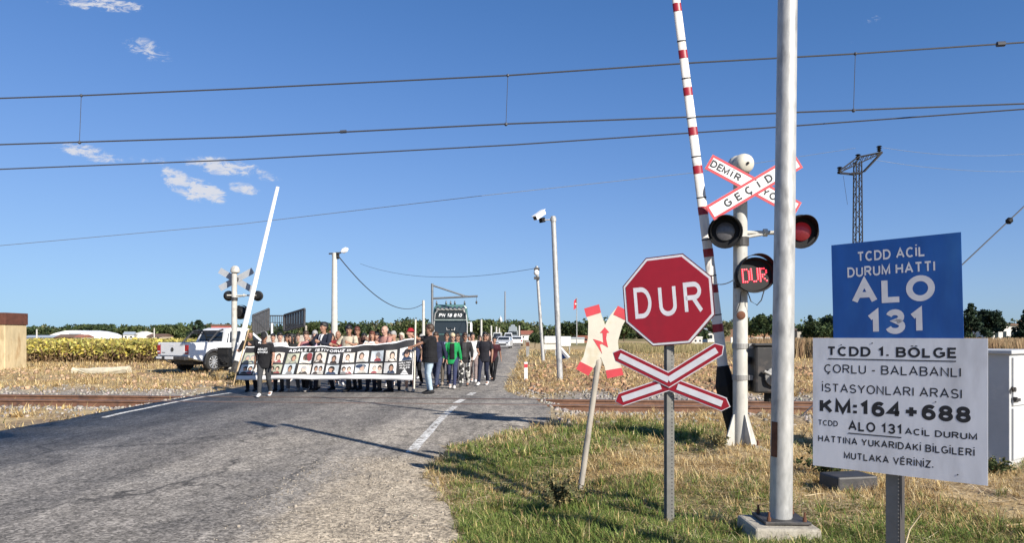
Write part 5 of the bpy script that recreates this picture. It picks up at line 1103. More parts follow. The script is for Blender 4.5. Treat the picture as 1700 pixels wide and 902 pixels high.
    if style in ('cap', 'hat'):
        cm_ = cloth(extra[0]); q = HB(); q.loft([V((0, .008, 1.685)), V((0, .006, 1.72)), V((0, .006, 1.755)), V((0, .008, 1.785)), V((0, .008, 1.792))], [(.088, .108), (.087, .106), (.073, .092), (.04, .055), (.006, .008)], 18, fixed=True)
        if style == 'cap': q.loft([V((0, -.07, 1.692)), V((0, -.12, 1.688)), V((0, -.165, 1.676)), V((0, -.185, 1.67))], [(.078, .008), (.074, .008), (.055, .007), (.02, .005)], 12, hint=(1, 0, 0))
        else: q.loft([V((0, .008, 1.688)), V((0, .008, 1.70))], [(.14, .16), (.12, .14)], 18, fixed=True)
        c_ = head_part('cap' if style == 'cap' else 'hat', q, cm_, .010)
        if len(extra) > 1 and extra[1] == 'whiteback':
            q = HB(); q.loft([V((.062, .02, 1.70)), V((.058, .03, 1.735)), V((.04, .04, 1.775))], [(.034, .075), (.032, .066), (.02, .04)], 10, fixed=True); head_part('cap_panel', q, wclean, None, c_)
    if glasses:
        q = HB()
        for s in (1, -1): q.ball((s * .033, -.094, 1.648), (.027, .010, .019), 10); q.tube((s * .060, -.086, 1.652), (s * .079, .01, 1.645), .004, n=5)
        q.tube((-.012, -.100, 1.655), (.012, -.100, 1.655), .004, n=5); head_part('sunglasses', q, blackp)
    # clothes
    bx_ = .012 if bulk > 1.15 else 0.0
    b = MB(); b.M = M; torso(b, .022 + .018 * max(0, bulk - 1.05) * 4, .86, belly=belly)
    b.loft([V((0, -.002, .80 if 'untucked' in extra or True else .88)) + dz, V((0, 0, .90)) + dz], [(.166 * bw + .024 + bx_, .116 * bw * belly + .022 + bx_), (.168 * bw + .024 + bx_, .116 * bw * belly + .020 + bx_)], 18, fixed=True)
    if 'tunic' in extra: b.loft([V((0, 0, .52)) + dz, V((0, 0, .86)) + dz], [(.235, .19), (.185, .14)], 18, fixed=True)
    for s in (1, -1):
        a, e, w = sh[s], elb[s], hand[s]; g = .016
        if sleeve == 'short': b.loft([a + V((-s * .07, 0, .0)), a, a.lerp(e, .4), a.lerp(e, .78)], [.062, .068, .068, .070], 12)
        elif sleeve == 'long': b.loft([a + V((-s * .07, 0, .0)), a, a.lerp(e, .4), e, e.lerp(w, .4), e.lerp(w, .94)], [.062, .068, .064, .056, .054, .042], 12)
    top_o = mesh_obj('shirt' if sleeve != 'long' or 'suit' not in extra else 'jacket', remesh(b, 'shirt', .012), cloth(top), t)
    def front_patch(name, col, z0, z1, w0, w1, parent, off=.030, m=None):
        bb = MB(); bb.M = M; vs = []; nz, nw = 8, 6
        for i in range(nz + 1):
            z = z0 + (z1 - z0) * i / nz; rx = np.interp(z, [p[0] for p in TORSO], [p[1] for p in TORSO]) * bw + off; ryy = np.interp(z, [p[0] for p in TORSO], [p[2] for p in TORSO]) * bw * (belly if z < 1.25 else 1) + off; yo = np.interp(z, [p[0] for p in TORSO], [p[3] for p in TORSO])
            if z < .9: ryy = .125 * bw * belly + .034
            ww = w0 + (w1 - w0) * i / nz
            for j in range(nw + 1): xx = ww * (2 * j / nw - 1); yv = -ryy * math.sqrt(max(0, 1 - (xx / rx) ** 2)) + yo; vs += [V((xx, yv, z)) + dz]
        bb._add(vs, [(i * (nw + 1) + j, i * (nw + 1) + j + 1, (i + 1) * (nw + 1) + j + 1, (i + 1) * (nw + 1) + j) for i in range(nz) for j in range(nw)])
        o = bb.build(name, m or cloth(col), parent, smooth=True, fix=False); s_ = o.modifiers.new('s', 'SOLIDIFY'); s_.thickness = .006; s_.offset = 0; return o
    for ex in extra:
        if isinstance(ex, tuple) and len(ex) == 2 and ex[0] == 'inner': front_patch('undershirt', ex[1], .95, 1.44, .075, .07, top_o)
        if ex == 'suit': front_patch('shirt_front', WHT, 1.0, 1.46, .012, .072, top_o, .031); front_patch('tie', NAVY, 1.05, 1.45, .018, .014, top_o, .036)
        if ex == 'print':
            ls = [text('lettering', 'ADALET', .065, wclean, t, loc=(0, -.162 * k * (1 + (bulk - 1) * .6), (1.315 - drop) * k), weight=.2, width=.24), text('lettering', 'İSTİYORUZ', .05, wclean, t, loc=(0, -.164 * k * (1 + (bulk - 1) * .6), (1.235 - drop) * k), weight=.2, width=.26)]
            jl = join(ls, 'print'); jl.parent = top_o
    if trouser != 'none':
        b = MB(); b.M = M
        b.loft([V((0, 0, .80)) + dz, V((0, 0, .88)) + dz, V((0, 0, .95)) + dz, V((0, 0, 1.03)) + dz], [(.130 * bw, .10 * bw), (.168 * bw + .012, .115 * bw * belly + .008), (.168 * bw + .016, .114 * bw * belly + .01), (.150 * bw + .016, .108 * bw * belly + .008)], 18, fixed=True)
        for s in (1, -1):
            hp, kn, ft = hips[s], knee[s], feet[s]; lw = bulk ** .5; wd = 1.35 if 'wide' in extra else 1.0
            pts = [hp + V((0, 0, .05)), hp.lerp(kn, .15), hp.lerp(kn, .55), kn]; rad = [.088 * lw, .097 * lw, .080 * lw, .066 * wd]
            if trouser == 'long': pts += [kn.lerp(ft, .35), kn.lerp(ft, .75), kn.lerp(ft, .97)]; rad += [.064 * wd, .055 * wd, .056 * wd]
            else: pts += [kn.lerp(ft, .08)]; rad += [.068]
            b.loft(pts, rad, 12)
        lm = cloth(low)
        if 'zebra' in extra: lm = mat('striped_cloth', (.012, .012, .013), rough=.85, var=.1, col2=(.60, .59, .55), s2=7.5, lo=.50, hi=.52)
        mesh_obj('trousers', remesh(b, 'trousers', .013), lm, t)
    for s in (1, -1):
        ft = feet[s]; low_ = ft.z - .078; tz = 0.0 if ft.z < .11 else -.045
        b = MB(); b.M = M; b.loft([ft + V((0, .085, -.045)), ft + V((0, .05, -.030)), ft + V((0, -.02, -.022)), ft + V((0, -.10, -.045 + tz * .6)), ft + V((0, -.165, -.056 + tz)), ft + V((0, -.195, -.062 + tz))], [(.022, .025), (.040, .044), (.044, .052), (.050, .032), (.044, .024), (.018, .012)], 12, hint=(1, 0, 0)); so_ = mesh_obj('shoe', remesh(b, 'shoe', .009), cloth(shoe), t)
    if 'bag' in extra:
        b = MB(); b.M = M; b.box((-.17, -.13, .98), (.24, .10, .22)); b.build('handbag', cloth((.03, .02, .018)), t, bevel=.03); b = MB(); b.M = M; b.loft([V((-.15, -.14, 1.08)), V((-.02, -.155, 1.25)), V((.12, -.10, 1.44)), V((.13, .05, 1.46))], .012, 6); b.build('bag_strap', cloth((.03, .02, .018)), t)
    return t
HEADP = [(1.508, .022, .026, -.050), (1.522, .044, .052, -.034), (1.55, .058, .074, -.018), (1.59, .068, .088, -.007), (1.635, .075, .096, 0), (1.68, .075, .096, .004), (1.715, .064, .084, .006), (1.738, .043, .059, .008), (1.750, .016, .022, .009)]
G_ = 'marchers crossing the road'
pp_ = lambda *a, **k_: person(*a, group=G_, **k_)
# in front of and beside the banner
pp_('man in black printed T-shirt and dark cap walking ahead of the banner', 440, 552, 19.4, 4, 'walk2', BLK, 'short', (.05, .052, .056), (.6, .6, .6), style='cap', skin=1, bulk=1.08, extra=((.02, .02, .022), 'whiteback', 'print'), headtilt=12)
pp_('heavy man in black polo and pale jeans gripping the banner pole', 714, 540, 20.4, -74, 'pole', BLK, 'short', (.36, .45, .52), (.02, .02, .022), skin=1, bulk=1.24, glasses=True, hair='brown')
pp_('blond woman in open bright green jacket over a black top', 751, 553, 22.4, 2, 'walk', (.015, .25, .075), 'long', (.035, .042, .09), (.55, .53, .5), hair='blond', style='short', skin=2, female=True, bulk=1.04, glasses=True, extra=(('inner', BLK),))
pp_('woman in long dark vest and black and white patterned trousers', 771, 552, 23.2, -3, 'walk2', (.022, .022, .024), 'long', BLK, (.05, .05, .05), hair='brown', female=True, bulk=1.08, skin=1, glasses=True, extra=('zebra', 'wide', ('inner', (.05, .05, .052))))
pp_('man in black T-shirt and sunglasses with navy jeans and white shoes', 802, 551, 23.8, -12, 'phone', (.018, .018, .024), 'short', (.018, .022, .042), (.68, .67, .65), hair='black', skin=1, glasses=True, bulk=1.06)
pp_('woman in dark maroon top and black trousers walking behind the man in black', 819, 559, 26.2, -8, 'walk', (.05, .014, .02), 'short', BLK, BLK, hair='black', style='bun', skin=1, female=True, extra=())
pp_('man in white T-shirt and grey trousers behind the patterned trousers', 787, 552, 25.4, 0, 'walk', WHT, 'short', (.22, .17, .16), (.5, .5, .5), hair='black', skin=0)
pp_('man in dark jacket with pale blue sleeve shirt left of the green jacket', 739, 552, 24.0, 2, 'walk2', (.03, .035, .055), 'long', (.10, .085, .07), (.3, .25, .2), hair='brown', skin=1, glasses=True, extra=(('inner', (.30, .38, .50)),))
pp_('person in pale shirt half hidden behind the blond woman', 762, 554, 25.8, 0, 'walk', (.45, .43, .40), 'short', NAVY, BLK, hair='brown', skin=0)
pp_('person in light pink top behind the man in sunglasses', 811, 554, 28, -5, 'walk2', (.50, .33, .30), 'short', GRY, WHT, hair='brown', style='long', skin=2, female=True)
pp_('man in navy shirt directly behind the heavy man in the polo', 727, 551, 22.2, -20, 'walk', (.02, .024, .05), 'long', (.04, .05, .09), BLK, hair='brown', skin=1)
# carrying the banner, left to right
Y0 = 21.12
pp_('person in black with a yellow and black headscarf at the left banner pole', 418, 549, Y0 + .1, 8, 'hold', BLK, 'long', BLK, BLK, style='scarf', skin=1, female=True, extra=((.085, .07, .025),))
pp_('dark haired woman in white top just right of the man with the cap', 463, 553, Y0, 0, 'hold', WHT, 'short', (.03, .03, .035), BLK, hair='black', style='bun', skin=2, female=True)
pp_('woman with long black hair and black blouse behind the banner', 487, 555, Y0 + .1, -22, 'hold', (.02, .02, .02), 'long', (.10, .10, .11), (.4, .38, .35), hair='black', style='long', skin=0, female=True)
pp_('woman in pale pink sleeveless top with tied dark hair behind the banner', 507, 551, Y0 + .05, 10, 'hold', PINK, 'none', BLK, (.3, .28, .26), hair='brown', style='bun', skin=2, female=True)
pp_('tall man in dark suit, white shirt and tie behind the banner', 538, 536.5, Y0 + .05, -14, 'hold', (.018, .021, .034), 'long', (.018, .02, .032), BLK, hair='black', skin=1, bulk=1.06, extra=('suit',))
pp_('white haired person in lilac shirt beside the man in the suit', 523, 550, Y0 + .75, 6, 'hold', (.46, .32, .40), 'short', GRY, BLK, hair='grey', skin=2)
pp_('man in cream patterned shirt with short black hair behind the banner', 579, 541, Y0 + .05, -35, 'hold', CRM, 'short', (.03, .03, .035), BLK, hair='black', skin=1, bulk=1.10)
pp_('man in dark brown shirt looking down behind the cream shirt', 594, 544, Y0 + .7, -20, 'hold', (.045, .022, .018), 'long', (.04, .04, .045), BLK, hair='red', skin=1)
pp_('woman in white blouse with auburn hair behind the banner middle', 616, 551, Y0 + .2, 0, 'hold', WHT, 'short', NAVY, BLK, hair='red', style='long', skin=0, female=True)
pp_('balding man in salmon checked shirt behind the banner', 638, 541.5, Y0 + .05, -25, 'hold', (.36, .19, .16), 'long', (.035, .035, .04), BLK, hair='grey', style='bald', skin=2, bulk=1.05)
pp_('man in white polo with grey hair near the right banner pole', 657, 551, Y0 + .25, -5, 'hold', (.60, .59, .57), 'short', (.05, .06, .09), BLK, hair='grey', skin=0)
pp_('woman with red hat, dark top and bare lower legs at the right banner pole', 681, 547, Y0 + .05, 0, 'hold', (.03, .018, .022), 'short', (.02, .02, .022), (.45, .38, .3), hair='brown', style='hat', skin=2, female=True, trouser='short', extra=((.30, .02, .03),))
# rows behind
rows_ = [(452, 554, 24.6, 'man in grey T-shirt in the second row behind the woman in white', GRY, 'short', 'black', 'short', False), (475, 555, 25.4, 'woman with brown hair and beige cardigan in the second row', (.36, .28, .20), 'long', 'brown', 'long', True), (497, 554, 26.8, 'man in olive shirt in the third row near the trailer', (.10, .10, .05), 'short', 'brown', 'short', False),
         (553, 553, 24.3, 'woman with orange top just right of the man in the suit', (.34, .10, .03), 'short', 'brown', 'long', True), (565, 549, 23.6, 'man with bare tanned head and red shirt left of the cream shirt', (.20, .025, .03), 'short', 'grey', 'bald', False), (605, 553, 23.8, 'man in black shirt in the second row behind the white blouse', BLK, 'short', 'black', 'short', False),
         (627, 552, 24.2, 'woman in crimson blouse in the second row', (.32, .02, .04), 'long', 'black', 'bun', True), (648, 549, 23.4, 'man in dark green shirt behind the balding man', (.03, .07, .045), 'short', 'black', 'short', False), (669, 552, 24.4, 'woman in cream headscarf in the second row near the right pole', (.12, .10, .10), 'long', 'grey', 'scarf', True), (692, 552, 23.6, 'man in dark blue T-shirt behind the right banner pole', (.025, .035, .08), 'short', 'brown', 'short', False),
         (520, 556, 28.6, 'man in sky blue shirt in the back row', (.22, .34, .48), 'short', 'black', 'short', False), (585, 555, 27.6, 'woman in yellow blouse in the back row', (.55, .42, .10), 'short', 'brown', 'long', True), (640, 556, 28.2, 'woman in purple top in the back row', (.16, .06, .20), 'short', 'red', 'long', True), (703, 555, 27.4, 'man in tan jacket in the back row near the lorry', (.30, .21, .12), 'long', 'grey', 'short', False), (612, 557, 31, 'man in white cap and teal shirt in the back row', (.03, .20, .20), 'short', 'brown', 'cap', False), (560, 557, 31, 'woman in grey cardigan at the very back', (.20, .20, .21), 'long', 'blond', 'long', True), (778, 556, 30, 'man in charcoal jacket at the back beside the lorry', (.05, .05, .055), 'long', 'grey', 'short', False), (795, 557, 31, 'woman in turquoise top at the back of the right group', (.08, .32, .34), 'short', 'brown', 'long', True)]
for i, (px, py, d, lab, colr, sl_, hc, st, fem) in enumerate(rows_):
    pp_(lab, px, py, d, (i * 37) % 30 - 15, ('walk', 'walk2')[i % 2], colr, sl_, [NAVY, BLK, GRY, JEAN][i % 4], [BLK, WHT, GRY][i % 3], hair=hc, style=st, skin=i % 3, female=fem, glasses=(i % 4 == 1), extra=((.55, .50, .40),) if st in ('scarf', 'cap') else ())

# ------------------------------------------------------------------ banner with its two poles
t = thing('protest_banner', 'long black and white banner of framed portraits carried across the road', 'banner', (X(540, 20.4), 20.4, 0)); o = Vector(t.location)
TL = [(408, 574.5), (480, 575), (560, 576), (610, 573), (650, 568.5), (688, 562.5)]; BL = [(389, 631), (460, 630.5), (540, 630), (620, 630.5), (685, 631.5)]
def bpt(u, v, off=0.0):
    u_ = min(max(u, 0), 1); tx = 408 + 280 * u_; ty = interp(TL, tx); bx_ = 389 + 296 * u_; by = interp(BL, bx_)
    sway = math.sin(u * 19) * .06 * math.sin(v * 3.0) + math.sin(u * 47 + v * 4) * .028 * math.sin(v * 3.14) ; px = bx_ + (tx - bx_) * v; py = by + (ty - by) * v + v * (.9 * math.sin(u * 23 + 1) + .6 * math.sin(u * 51)) + (1 - v) * .7 * math.sin(u * 15)
    return P(px, py, 20.4 + sway - off) - o
def bsheet(u0, u1, v0, v1, nu, nv, off, m, name, parent, both=False):
    b = MB(); vs = [bpt(u0 + (u1 - u0) * i / nu, v0 + (v1 - v0) * j / nv, off) for j in range(nv + 1) for i in range(nu + 1)]
    b._add(vs, [(j * (nu + 1) + i, j * (nu + 1) + i + 1, (j + 1) * (nu + 1) + i + 1, (j + 1) * (nu + 1) + i) for j in range(nv) for i in range(nu)]); return b.build(name, m, parent, smooth=True, fix=False)
bcl = mat('banner_black', (.020, .020, .024), rough=.7, var=.15); bwh = mat('banner_white', (.72, .72, .73), rough=.7, var=.05)
clo = bsheet(0, 1, 0, 1, 180, 16, 0, bwh, 'cloth', t); s_ = clo.modifiers.new('s', 'SOLIDIFY'); s_.thickness = .003; s_.offset = 1
bsheet(.004, .996, .13, .972, 180, 14, .006, bcl, 'black_field', clo)
pc = [mat('photo_%s' % n_, c_, rough=.45, var=.15, vs=12) for n_, c_ in (('sky', (.56, .62, .66)), ('white', (.68, .68, .67)), ('leaf', (.42, .44, .34)), ('warm', (.62, .58, .52)), ('pale', (.60, .64, .66)))]
sk = [mat('print_skin_a', (.50, .30, .21), rough=.5, var=.1), mat('print_skin_b', (.58, .40, .31), rough=.5, var=.1)]; hb = [mat('print_dark', (.02, .017, .016), rough=.5, var=.1), mat('print_brown', (.06, .045, .04), rough=.5, var=.1), mat('print_navy', (.03, .05, .10), rough=.5, var=.1), mat('print_red', (.28, .06, .07), rough=.5, var=.1), mat('print_grey', (.25, .25, .26), rough=.5), mat('print_yellow', (.50, .47, .42), rough=.5)]
rb = random.Random(5)
for row in range(2):
    for c_ in range(12):
        if row == 0 and c_ == 11: continue
        v0, v1 = (.16, .455) if row == 0 else (.49, .80); u0 = .012 + c_ * .0822 + rb.uniform(-.003, .003); u1 = u0 + .0715 + rb.uniform(-.008, .003); v1 += rb.uniform(-.02, .012); v0 += rb.uniform(-.012, .02)
        ph = bsheet(u0, u1, v0, v1, 12, 6, .012, pc[(c_ * 3 + row * 2 + rb.randrange(2)) % 5], 'portrait_photo', clo)
        def blob(cx_, cy_, rx, ry, off, m, nm):
            b = MB(); vs = [bpt(u0 + (u1 - u0) * min(max(cx_ + rx * math.cos(a), .02), .98), v0 + (v1 - v0) * min(max(cy_ + ry * math.sin(a), .02), .98), off) for a in [2 * math.pi * i / 16 for i in range(16)]]; b.quad(vs); b.build(nm, m, ph, fix=False)
        hx = .5 + rb.uniform(-.1, .1); wv = rb.uniform(.8, 1.15)
        two = rb.random() < .25; 
        if rb.random() < .35: blob(rb.uniform(.2, .8), rb.uniform(.2, .9), rb.uniform(.2, .5), rb.uniform(.1, .4), .0138, pc[rb.randrange(5)] if rb.random() < .4 else hb[rb.randrange(6)], 'print_backdrop')
        for sft in ((-.2, .22) if two else (0,)):
            q = .75 if two else 1.0
            blob(hx + sft, -.02, .36 * q * wv, .36 * q, .0150, hb[rb.randrange(6)], 'print_clothes'); blob(hx + sft, .56, .23 * q * wv, .34 * q, .0170, hb[rb.choice([0, 0, 0, 1, 4])], 'print_hair'); blob(hx + sft + rb.uniform(-.02, .02), .48, .155 * q * wv, .24 * q, .0190, sk[rb.randrange(2)], 'print_face')
def on_banner(ob, u, v, ou, ov):               # lay flat lettering on the cloth; lettering is modelled in units of u and v
    for w in ob.data.vertices:
        uu, vv = u + w.co.x, v + w.co.y; w.co = bpt(uu, vv, ou)
    ob.rotation_euler = (0, 0, 0); ob.location = (0, 0, 0); ob.data.update(); return ob
def btext(s, u, v, wu, hv, bold):
    ob = text('lettering', s, hv, bwh, clo, loc=(0, 0, 0), rot=(0, 0, 0), weight=bold, width=wu, shear=.02)
    return on_banner(ob, u, v, .020, 0)
btext('ADALET  İSTİYORUZ !!!', .445, .877, .365, .085, .24)
for s, v, wu in (('ÇORLU TREN', .425, .068), ('KATLİAMI', .365, .060), ('AİLELERİ', .305, .058)): btext(s, .951, v, wu, .042, .22)
b = MB()
for (p, q, r_, s_) in (((-.022, .0), (.022, .0), (.018, .03), (-.018, .03)), ((-.016, .042), (.016, .042), (.013, .066), (-.013, .066)), ((-.011, .078), (.011, .078), (.008, .10), (-.008, .10)), ((-.006, .11), (.006, .11), (.002, .135), (-.002, .135))):
    b.quad([bpt(.951 + a_[0], .145 + a_[1], .020) for a_ in (p, q, r_, s_)])
b.build('emblem', bwh, clo, fix=False)
wood = mat('pole_wood', (.50, .36, .20), rough=.7, var=.15, vs=6); 
b = MB(); b.tube(P(387, 640, 20.38) - o, P(413, 547, 20.38) - o, .018, n=8); b.build('pole', wood, t, smooth=True); b = MB(); b.tube(P(687.5, 646, 20.38) - o, P(690, 531, 20.38) - o, .022, n=8); b.build('pole', mat('pole_pale', (.66, .60, .50), rough=.7, var=.1), t, smooth=True)
# ------------------------------------------------------------------ trees and plants
leafm = mat('leaf', (1, 1, 1), rough=.7, attr=True, var=0, trans=.2, spec=.2)
bark = mat('bark', (.13, .095, .065), rough=.95, var=.3, vs=5, bump=.6, bs=12)
def leaf_quads(c, size, cols, flat=.0):
    n = len(c); a = rng.normal(0, 1, (n, 3)); a /= np.linalg.norm(a, axis=1)[:, None]; b = rng.normal(0, 1, (n, 3)); b -= a * (a * b).sum(1)[:, None]; b /= np.linalg.norm(b, axis=1)[:, None]
    s = (size * rng.uniform(.6, 1.3, n))[:, None]; k = .55
    v = np.stack([c - a * s, c - b * s * k, c + a * s, c + b * s * k], 1).reshape(-1, 3); f = (np.arange(n) * 4)[:, None] + np.arange(4)[None]; return v, f, np.repeat(cols, 4, 0)
PAL = {'dark': [(.035, .058, .024), (.05, .075, .03), (.025, .042, .02), (.07, .09, .035)], 'mid': [(.06, .085, .03), (.08, .105, .035), (.045, .065, .025), (.10, .115, .045)], 'conifer': [(.018, .036, .022), (.03, .05, .028), (.012, .026, .016), (.042, .062, .032)], 'olive': [(.10, .11, .05), (.13, .13, .06), (.08, .09, .045), (.15, .14, .075)]}
def pick(pal, n): return np.array(PAL[pal])[rng.integers(0, 4, n)] * rng.uniform(.75, 1.3, (n, 1))
def tree(label, px, d, pt, wpx, pal='mid', kind='round', n=2600, leaf=None, base=0.0, name='tree', group='trees along the fields', trunk_f=.25):
    x = X(px, d); h = Z(pt, d) - base; w = wpx / F * d / 2; t = thing(name, label, 'tree' if name != 'bush' else 'bush', (x, d, base), group=group); leaf = leaf or max(.055, d * .0022)
    b = MB(); lean = rng.uniform(-.05, .05, 2) * h; r0 = max(.035 * h, .06); b.loft([(0, 0, -.1), (lean[0] * .3, lean[1] * .3, h * .3), (lean[0], lean[1], h * .75)], [r0, r0 * .75, r0 * .25], 8)
    for i in range(6):
        a = rng.uniform(0, 6.28); z0 = h * rng.uniform(.18, .55); q = Vector((math.cos(a) * w * .6, math.sin(a) * w * .6, z0 + h * .25)); f = z0 / (h * .75); p = Vector((lean[0] * f, lean[1] * f, z0)); b.loft([p, p.lerp(q, .5) + Vector((0, 0, .05 * h)), q], [r0 * .4, r0 * .25, r0 * .08], 6)
    b.build('trunk', bark, t, smooth=True)
    cs = []
    if kind == 'cone':
        for i in range(46):
            f = rng.random() ** .75; rr = w * (1.02 - f) * rng.uniform(.35, 1.05); a = rng.uniform(0, 6.28); cs.append((math.cos(a) * rr, math.sin(a) * rr, h * (trunk_f * .6 + f * (1 - trunk_f * .6)), w * .26 * (1.15 - .7 * f)))
    else:
        for i in range(40):
            u = rng.normal(0, 1, 3); u /= np.linalg.norm(u); rr = rng.random() ** .4 * .85; cz = trunk_f + (1 - trunk_f) * .52
            cs.append((u[0] * w * rr, u[1] * w * rr, h * (cz + u[2] * rr * (1 - trunk_f) * .46), w * rng.uniform(.17, .36)))
    cs = np.array(cs); wt = cs[:, 3] ** 2; idx = rng.choice(len(cs), n, p=wt / wt.sum()); g = rng.normal(0, 1, (n, 3)); g /= np.linalg.norm(g, axis=1)[:, None]; g *= (rng.random(n) ** .33)[:, None]
    c = cs[idx, :3] + g * cs[idx, 3:4] * np.array([1.1, 1.1, .8]); c[:, 2] = np.clip(c[:, 2], h * .03, h * 1.0)
    tint = rng.uniform(.75, 1.3, len(cs))[idx][:, None]
    v, f, cc = leaf_quads(c, np.full(n, leaf), pick(pal, n) * tint); np_obj('crown', v, f, leafm, cc, t); return t
T = [('large dark evergreen rising just right of the blue sign', 1612, 80, 506, 62, 'conifer', 'cone'), ('dark bushy tree between the blue sign and the flat roofed building', 1642, 84, 512, 56, 'conifer', 'round'), ('dark tree cut by the right picture edge', 1704, 80, 516, 64, 'conifer', 'cone'), ('dark tree peeping out at the left edge of the blue sign', 1386, 92, 517, 46, 'conifer', 'round'),
     ('dense dark green bush tree in front of the field between camera pole and blue sign', 1352, 88, 531, 62, 'dark', 'round'), ('small pointed fir above the dense bush tree', 1345, 120, 523, 26, 'conifer', 'cone'), ('tree with a broad crown just left of the thick camera pole', 1268, 130, 521, 46, 'dark', 'round'), ('tree showing between signal mast and thick camera pole', 1246, 150, 530, 40, 'mid', 'round'),
     ('olive green tree by the base of the banded boom', 1196, 160, 534, 40, 'olive', 'round'), ('tree hidden partly by the stop sign on its left side', 1036, 190, 533, 40, 'mid', 'round'), ('broad tree right of the slim camera pole', 950, 200, 534, 56, 'dark', 'round'), ('tree left of the small red brick building', 985, 230, 531, 40, 'mid', 'round'),
     ('round dark bush beside the far road, left of the white boards', 888, 95, 553, 20, 'dark', 'round'), ('tree standing just right of the lorry', 800, 240, 530, 50, 'mid', 'round'), ('tree above the white hall at the left', 150, 330, 540, 80, 'dark', 'round'), ('tree behind the pickup cab', 330, 300, 533, 36, 'conifer', 'cone'),
     ('broad green tree above the pickup load bed', 285, 320, 541, 66, 'mid', 'round'), ('tree between the small white houses and the hall', 215, 310, 543, 44, 'mid', 'round'), ('tree beside the cream pier at the left picture edge', 50, 340, 545, 60, 'dark', 'round'), ('tree seen left of the lamp pole behind the crowd', 525, 260, 535, 50, 'mid', 'round'), ('tree right of the lamp pole behind the crowd', 590, 270, 537, 60, 'dark', 'round'), ('tree behind the heavy man in the polo', 690, 280, 534, 60, 'mid', 'round'),
     ('wide tree showing above the red roofed house on the right side', 1075, 220, 540, 44, 'olive', 'round'), ('dark bush by the white sheds seen under the stop sign', 1165, 150, 548, 30, 'dark', 'round'), ('dark tree behind the blue sign near its right edge', 1575, 95, 514, 50, 'conifer', 'round'), ('tree right above the far grey lorry', 868, 290, 540, 40, 'mid', 'round')]
for a in T: tree(*a, n=3200 if a[2] < 140 else 1700)

# far tree belt and field crops: masses nobody could count
def belt(name, px0, px1, d0, d1, prof, n, pal, leaf):
    m = int((px1 - px0) / 2.6); tpx = rng.uniform(px0, px1, m); td = rng.uniform(d0, d1, m)
    row = np.interp(tpx, [p[0] for p in prof], [p[1] for p in prof]); th = (EYE + (HOR - row) / F * td) * (.62 + .62 * rng.random(m) ** 1.3) * (.8 + .4 * fbm(tpx * .02, tpx * 0 + 1.5, 51, 3)); tw = th * rng.uniform(.32, .75, m); tint = rng.uniform(.6, 1.5, m); con = rng.random(m) < .22
    idx = rng.choice(m, n, p=th / th.sum()); u = rng.normal(0, 1, (n, 3)); u /= np.linalg.norm(u, axis=1)[:, None]; u *= (rng.random(n) ** .4)[:, None]
    zf = .55 + u[:, 2] * .45; k = np.where(con[idx], np.clip(1.15 - zf, .06, 1), 1.0); h = th[idx]; low = rng.random(n) < .18; zf = np.where(low, rng.random(n) * .3, zf)
    c = np.stack([(tpx[idx] - 850) / F * td[idx] + u[:, 0] * tw[idx] * k, td[idx] + u[:, 1] * tw[idx] * k, np.maximum(zf * h, .1)], 1)
    pa = np.where((rng.random(m) < .25)[idx][:, None], pick('olive', n), pick(pal, n))
    v, f, cc = leaf_quads(c, np.full(n, leaf), pa * tint[idx][:, None]); tag(np_obj(name, v, f, leafm, cc), None, None, kind='stuff')
belt('treeline', -150, 900, 380, 460, [(-150, 542), (0, 544), (100, 543), (180, 539), (270, 543), (330, 539), (420, 541), (520, 540), (600, 536), (650, 531), (700, 533), (800, 533), (900, 537)], 30000, 'dark', 1.05)
belt('woodland', 760, 1240, 300, 360, [(760, 536), (820, 532), (880, 538), (930, 536), (1000, 531), (1060, 533), (1120, 537), (1240, 535)], 16000, 'mid', .85)
belt('woodland', 1200, 1900, 210, 260, [(1200, 533), (1300, 530), (1400, 526), (1500, 524), (1600, 530), (1680, 535), (1900, 528)], 15000, 'dark', .65)
hb_ = MB(); 
# low rise carrying the far trees
vs = []; n_ = 60
for i in range(n_ + 1):
    px = -400 + 2600 * i / n_; hgt = float(np.interp(px, [-400, 500, 640, 760, 900, 2200], [5, 5.5, 9, 8, 5, 5])); 
    for (d, z) in ((440, -.5), (560, hgt * .9), (760, hgt * 1.15), (900, -2)): vs.append((X(px, d), d, z))
hb_._add(vs, [(4 * i + j, 4 * i + j + 1, 4 * i + 5 + j, 4 * i + 4 + j) for i in range(n_) for j in range(3)])
ho = hb_.build('hill', mat('hill_cover', (.11, .12, .05), rough=.95, var=.4, vs=.03, col2=(.30, .24, .13), s2=.012), None, smooth=True); tag(ho, None, None, kind='structure')

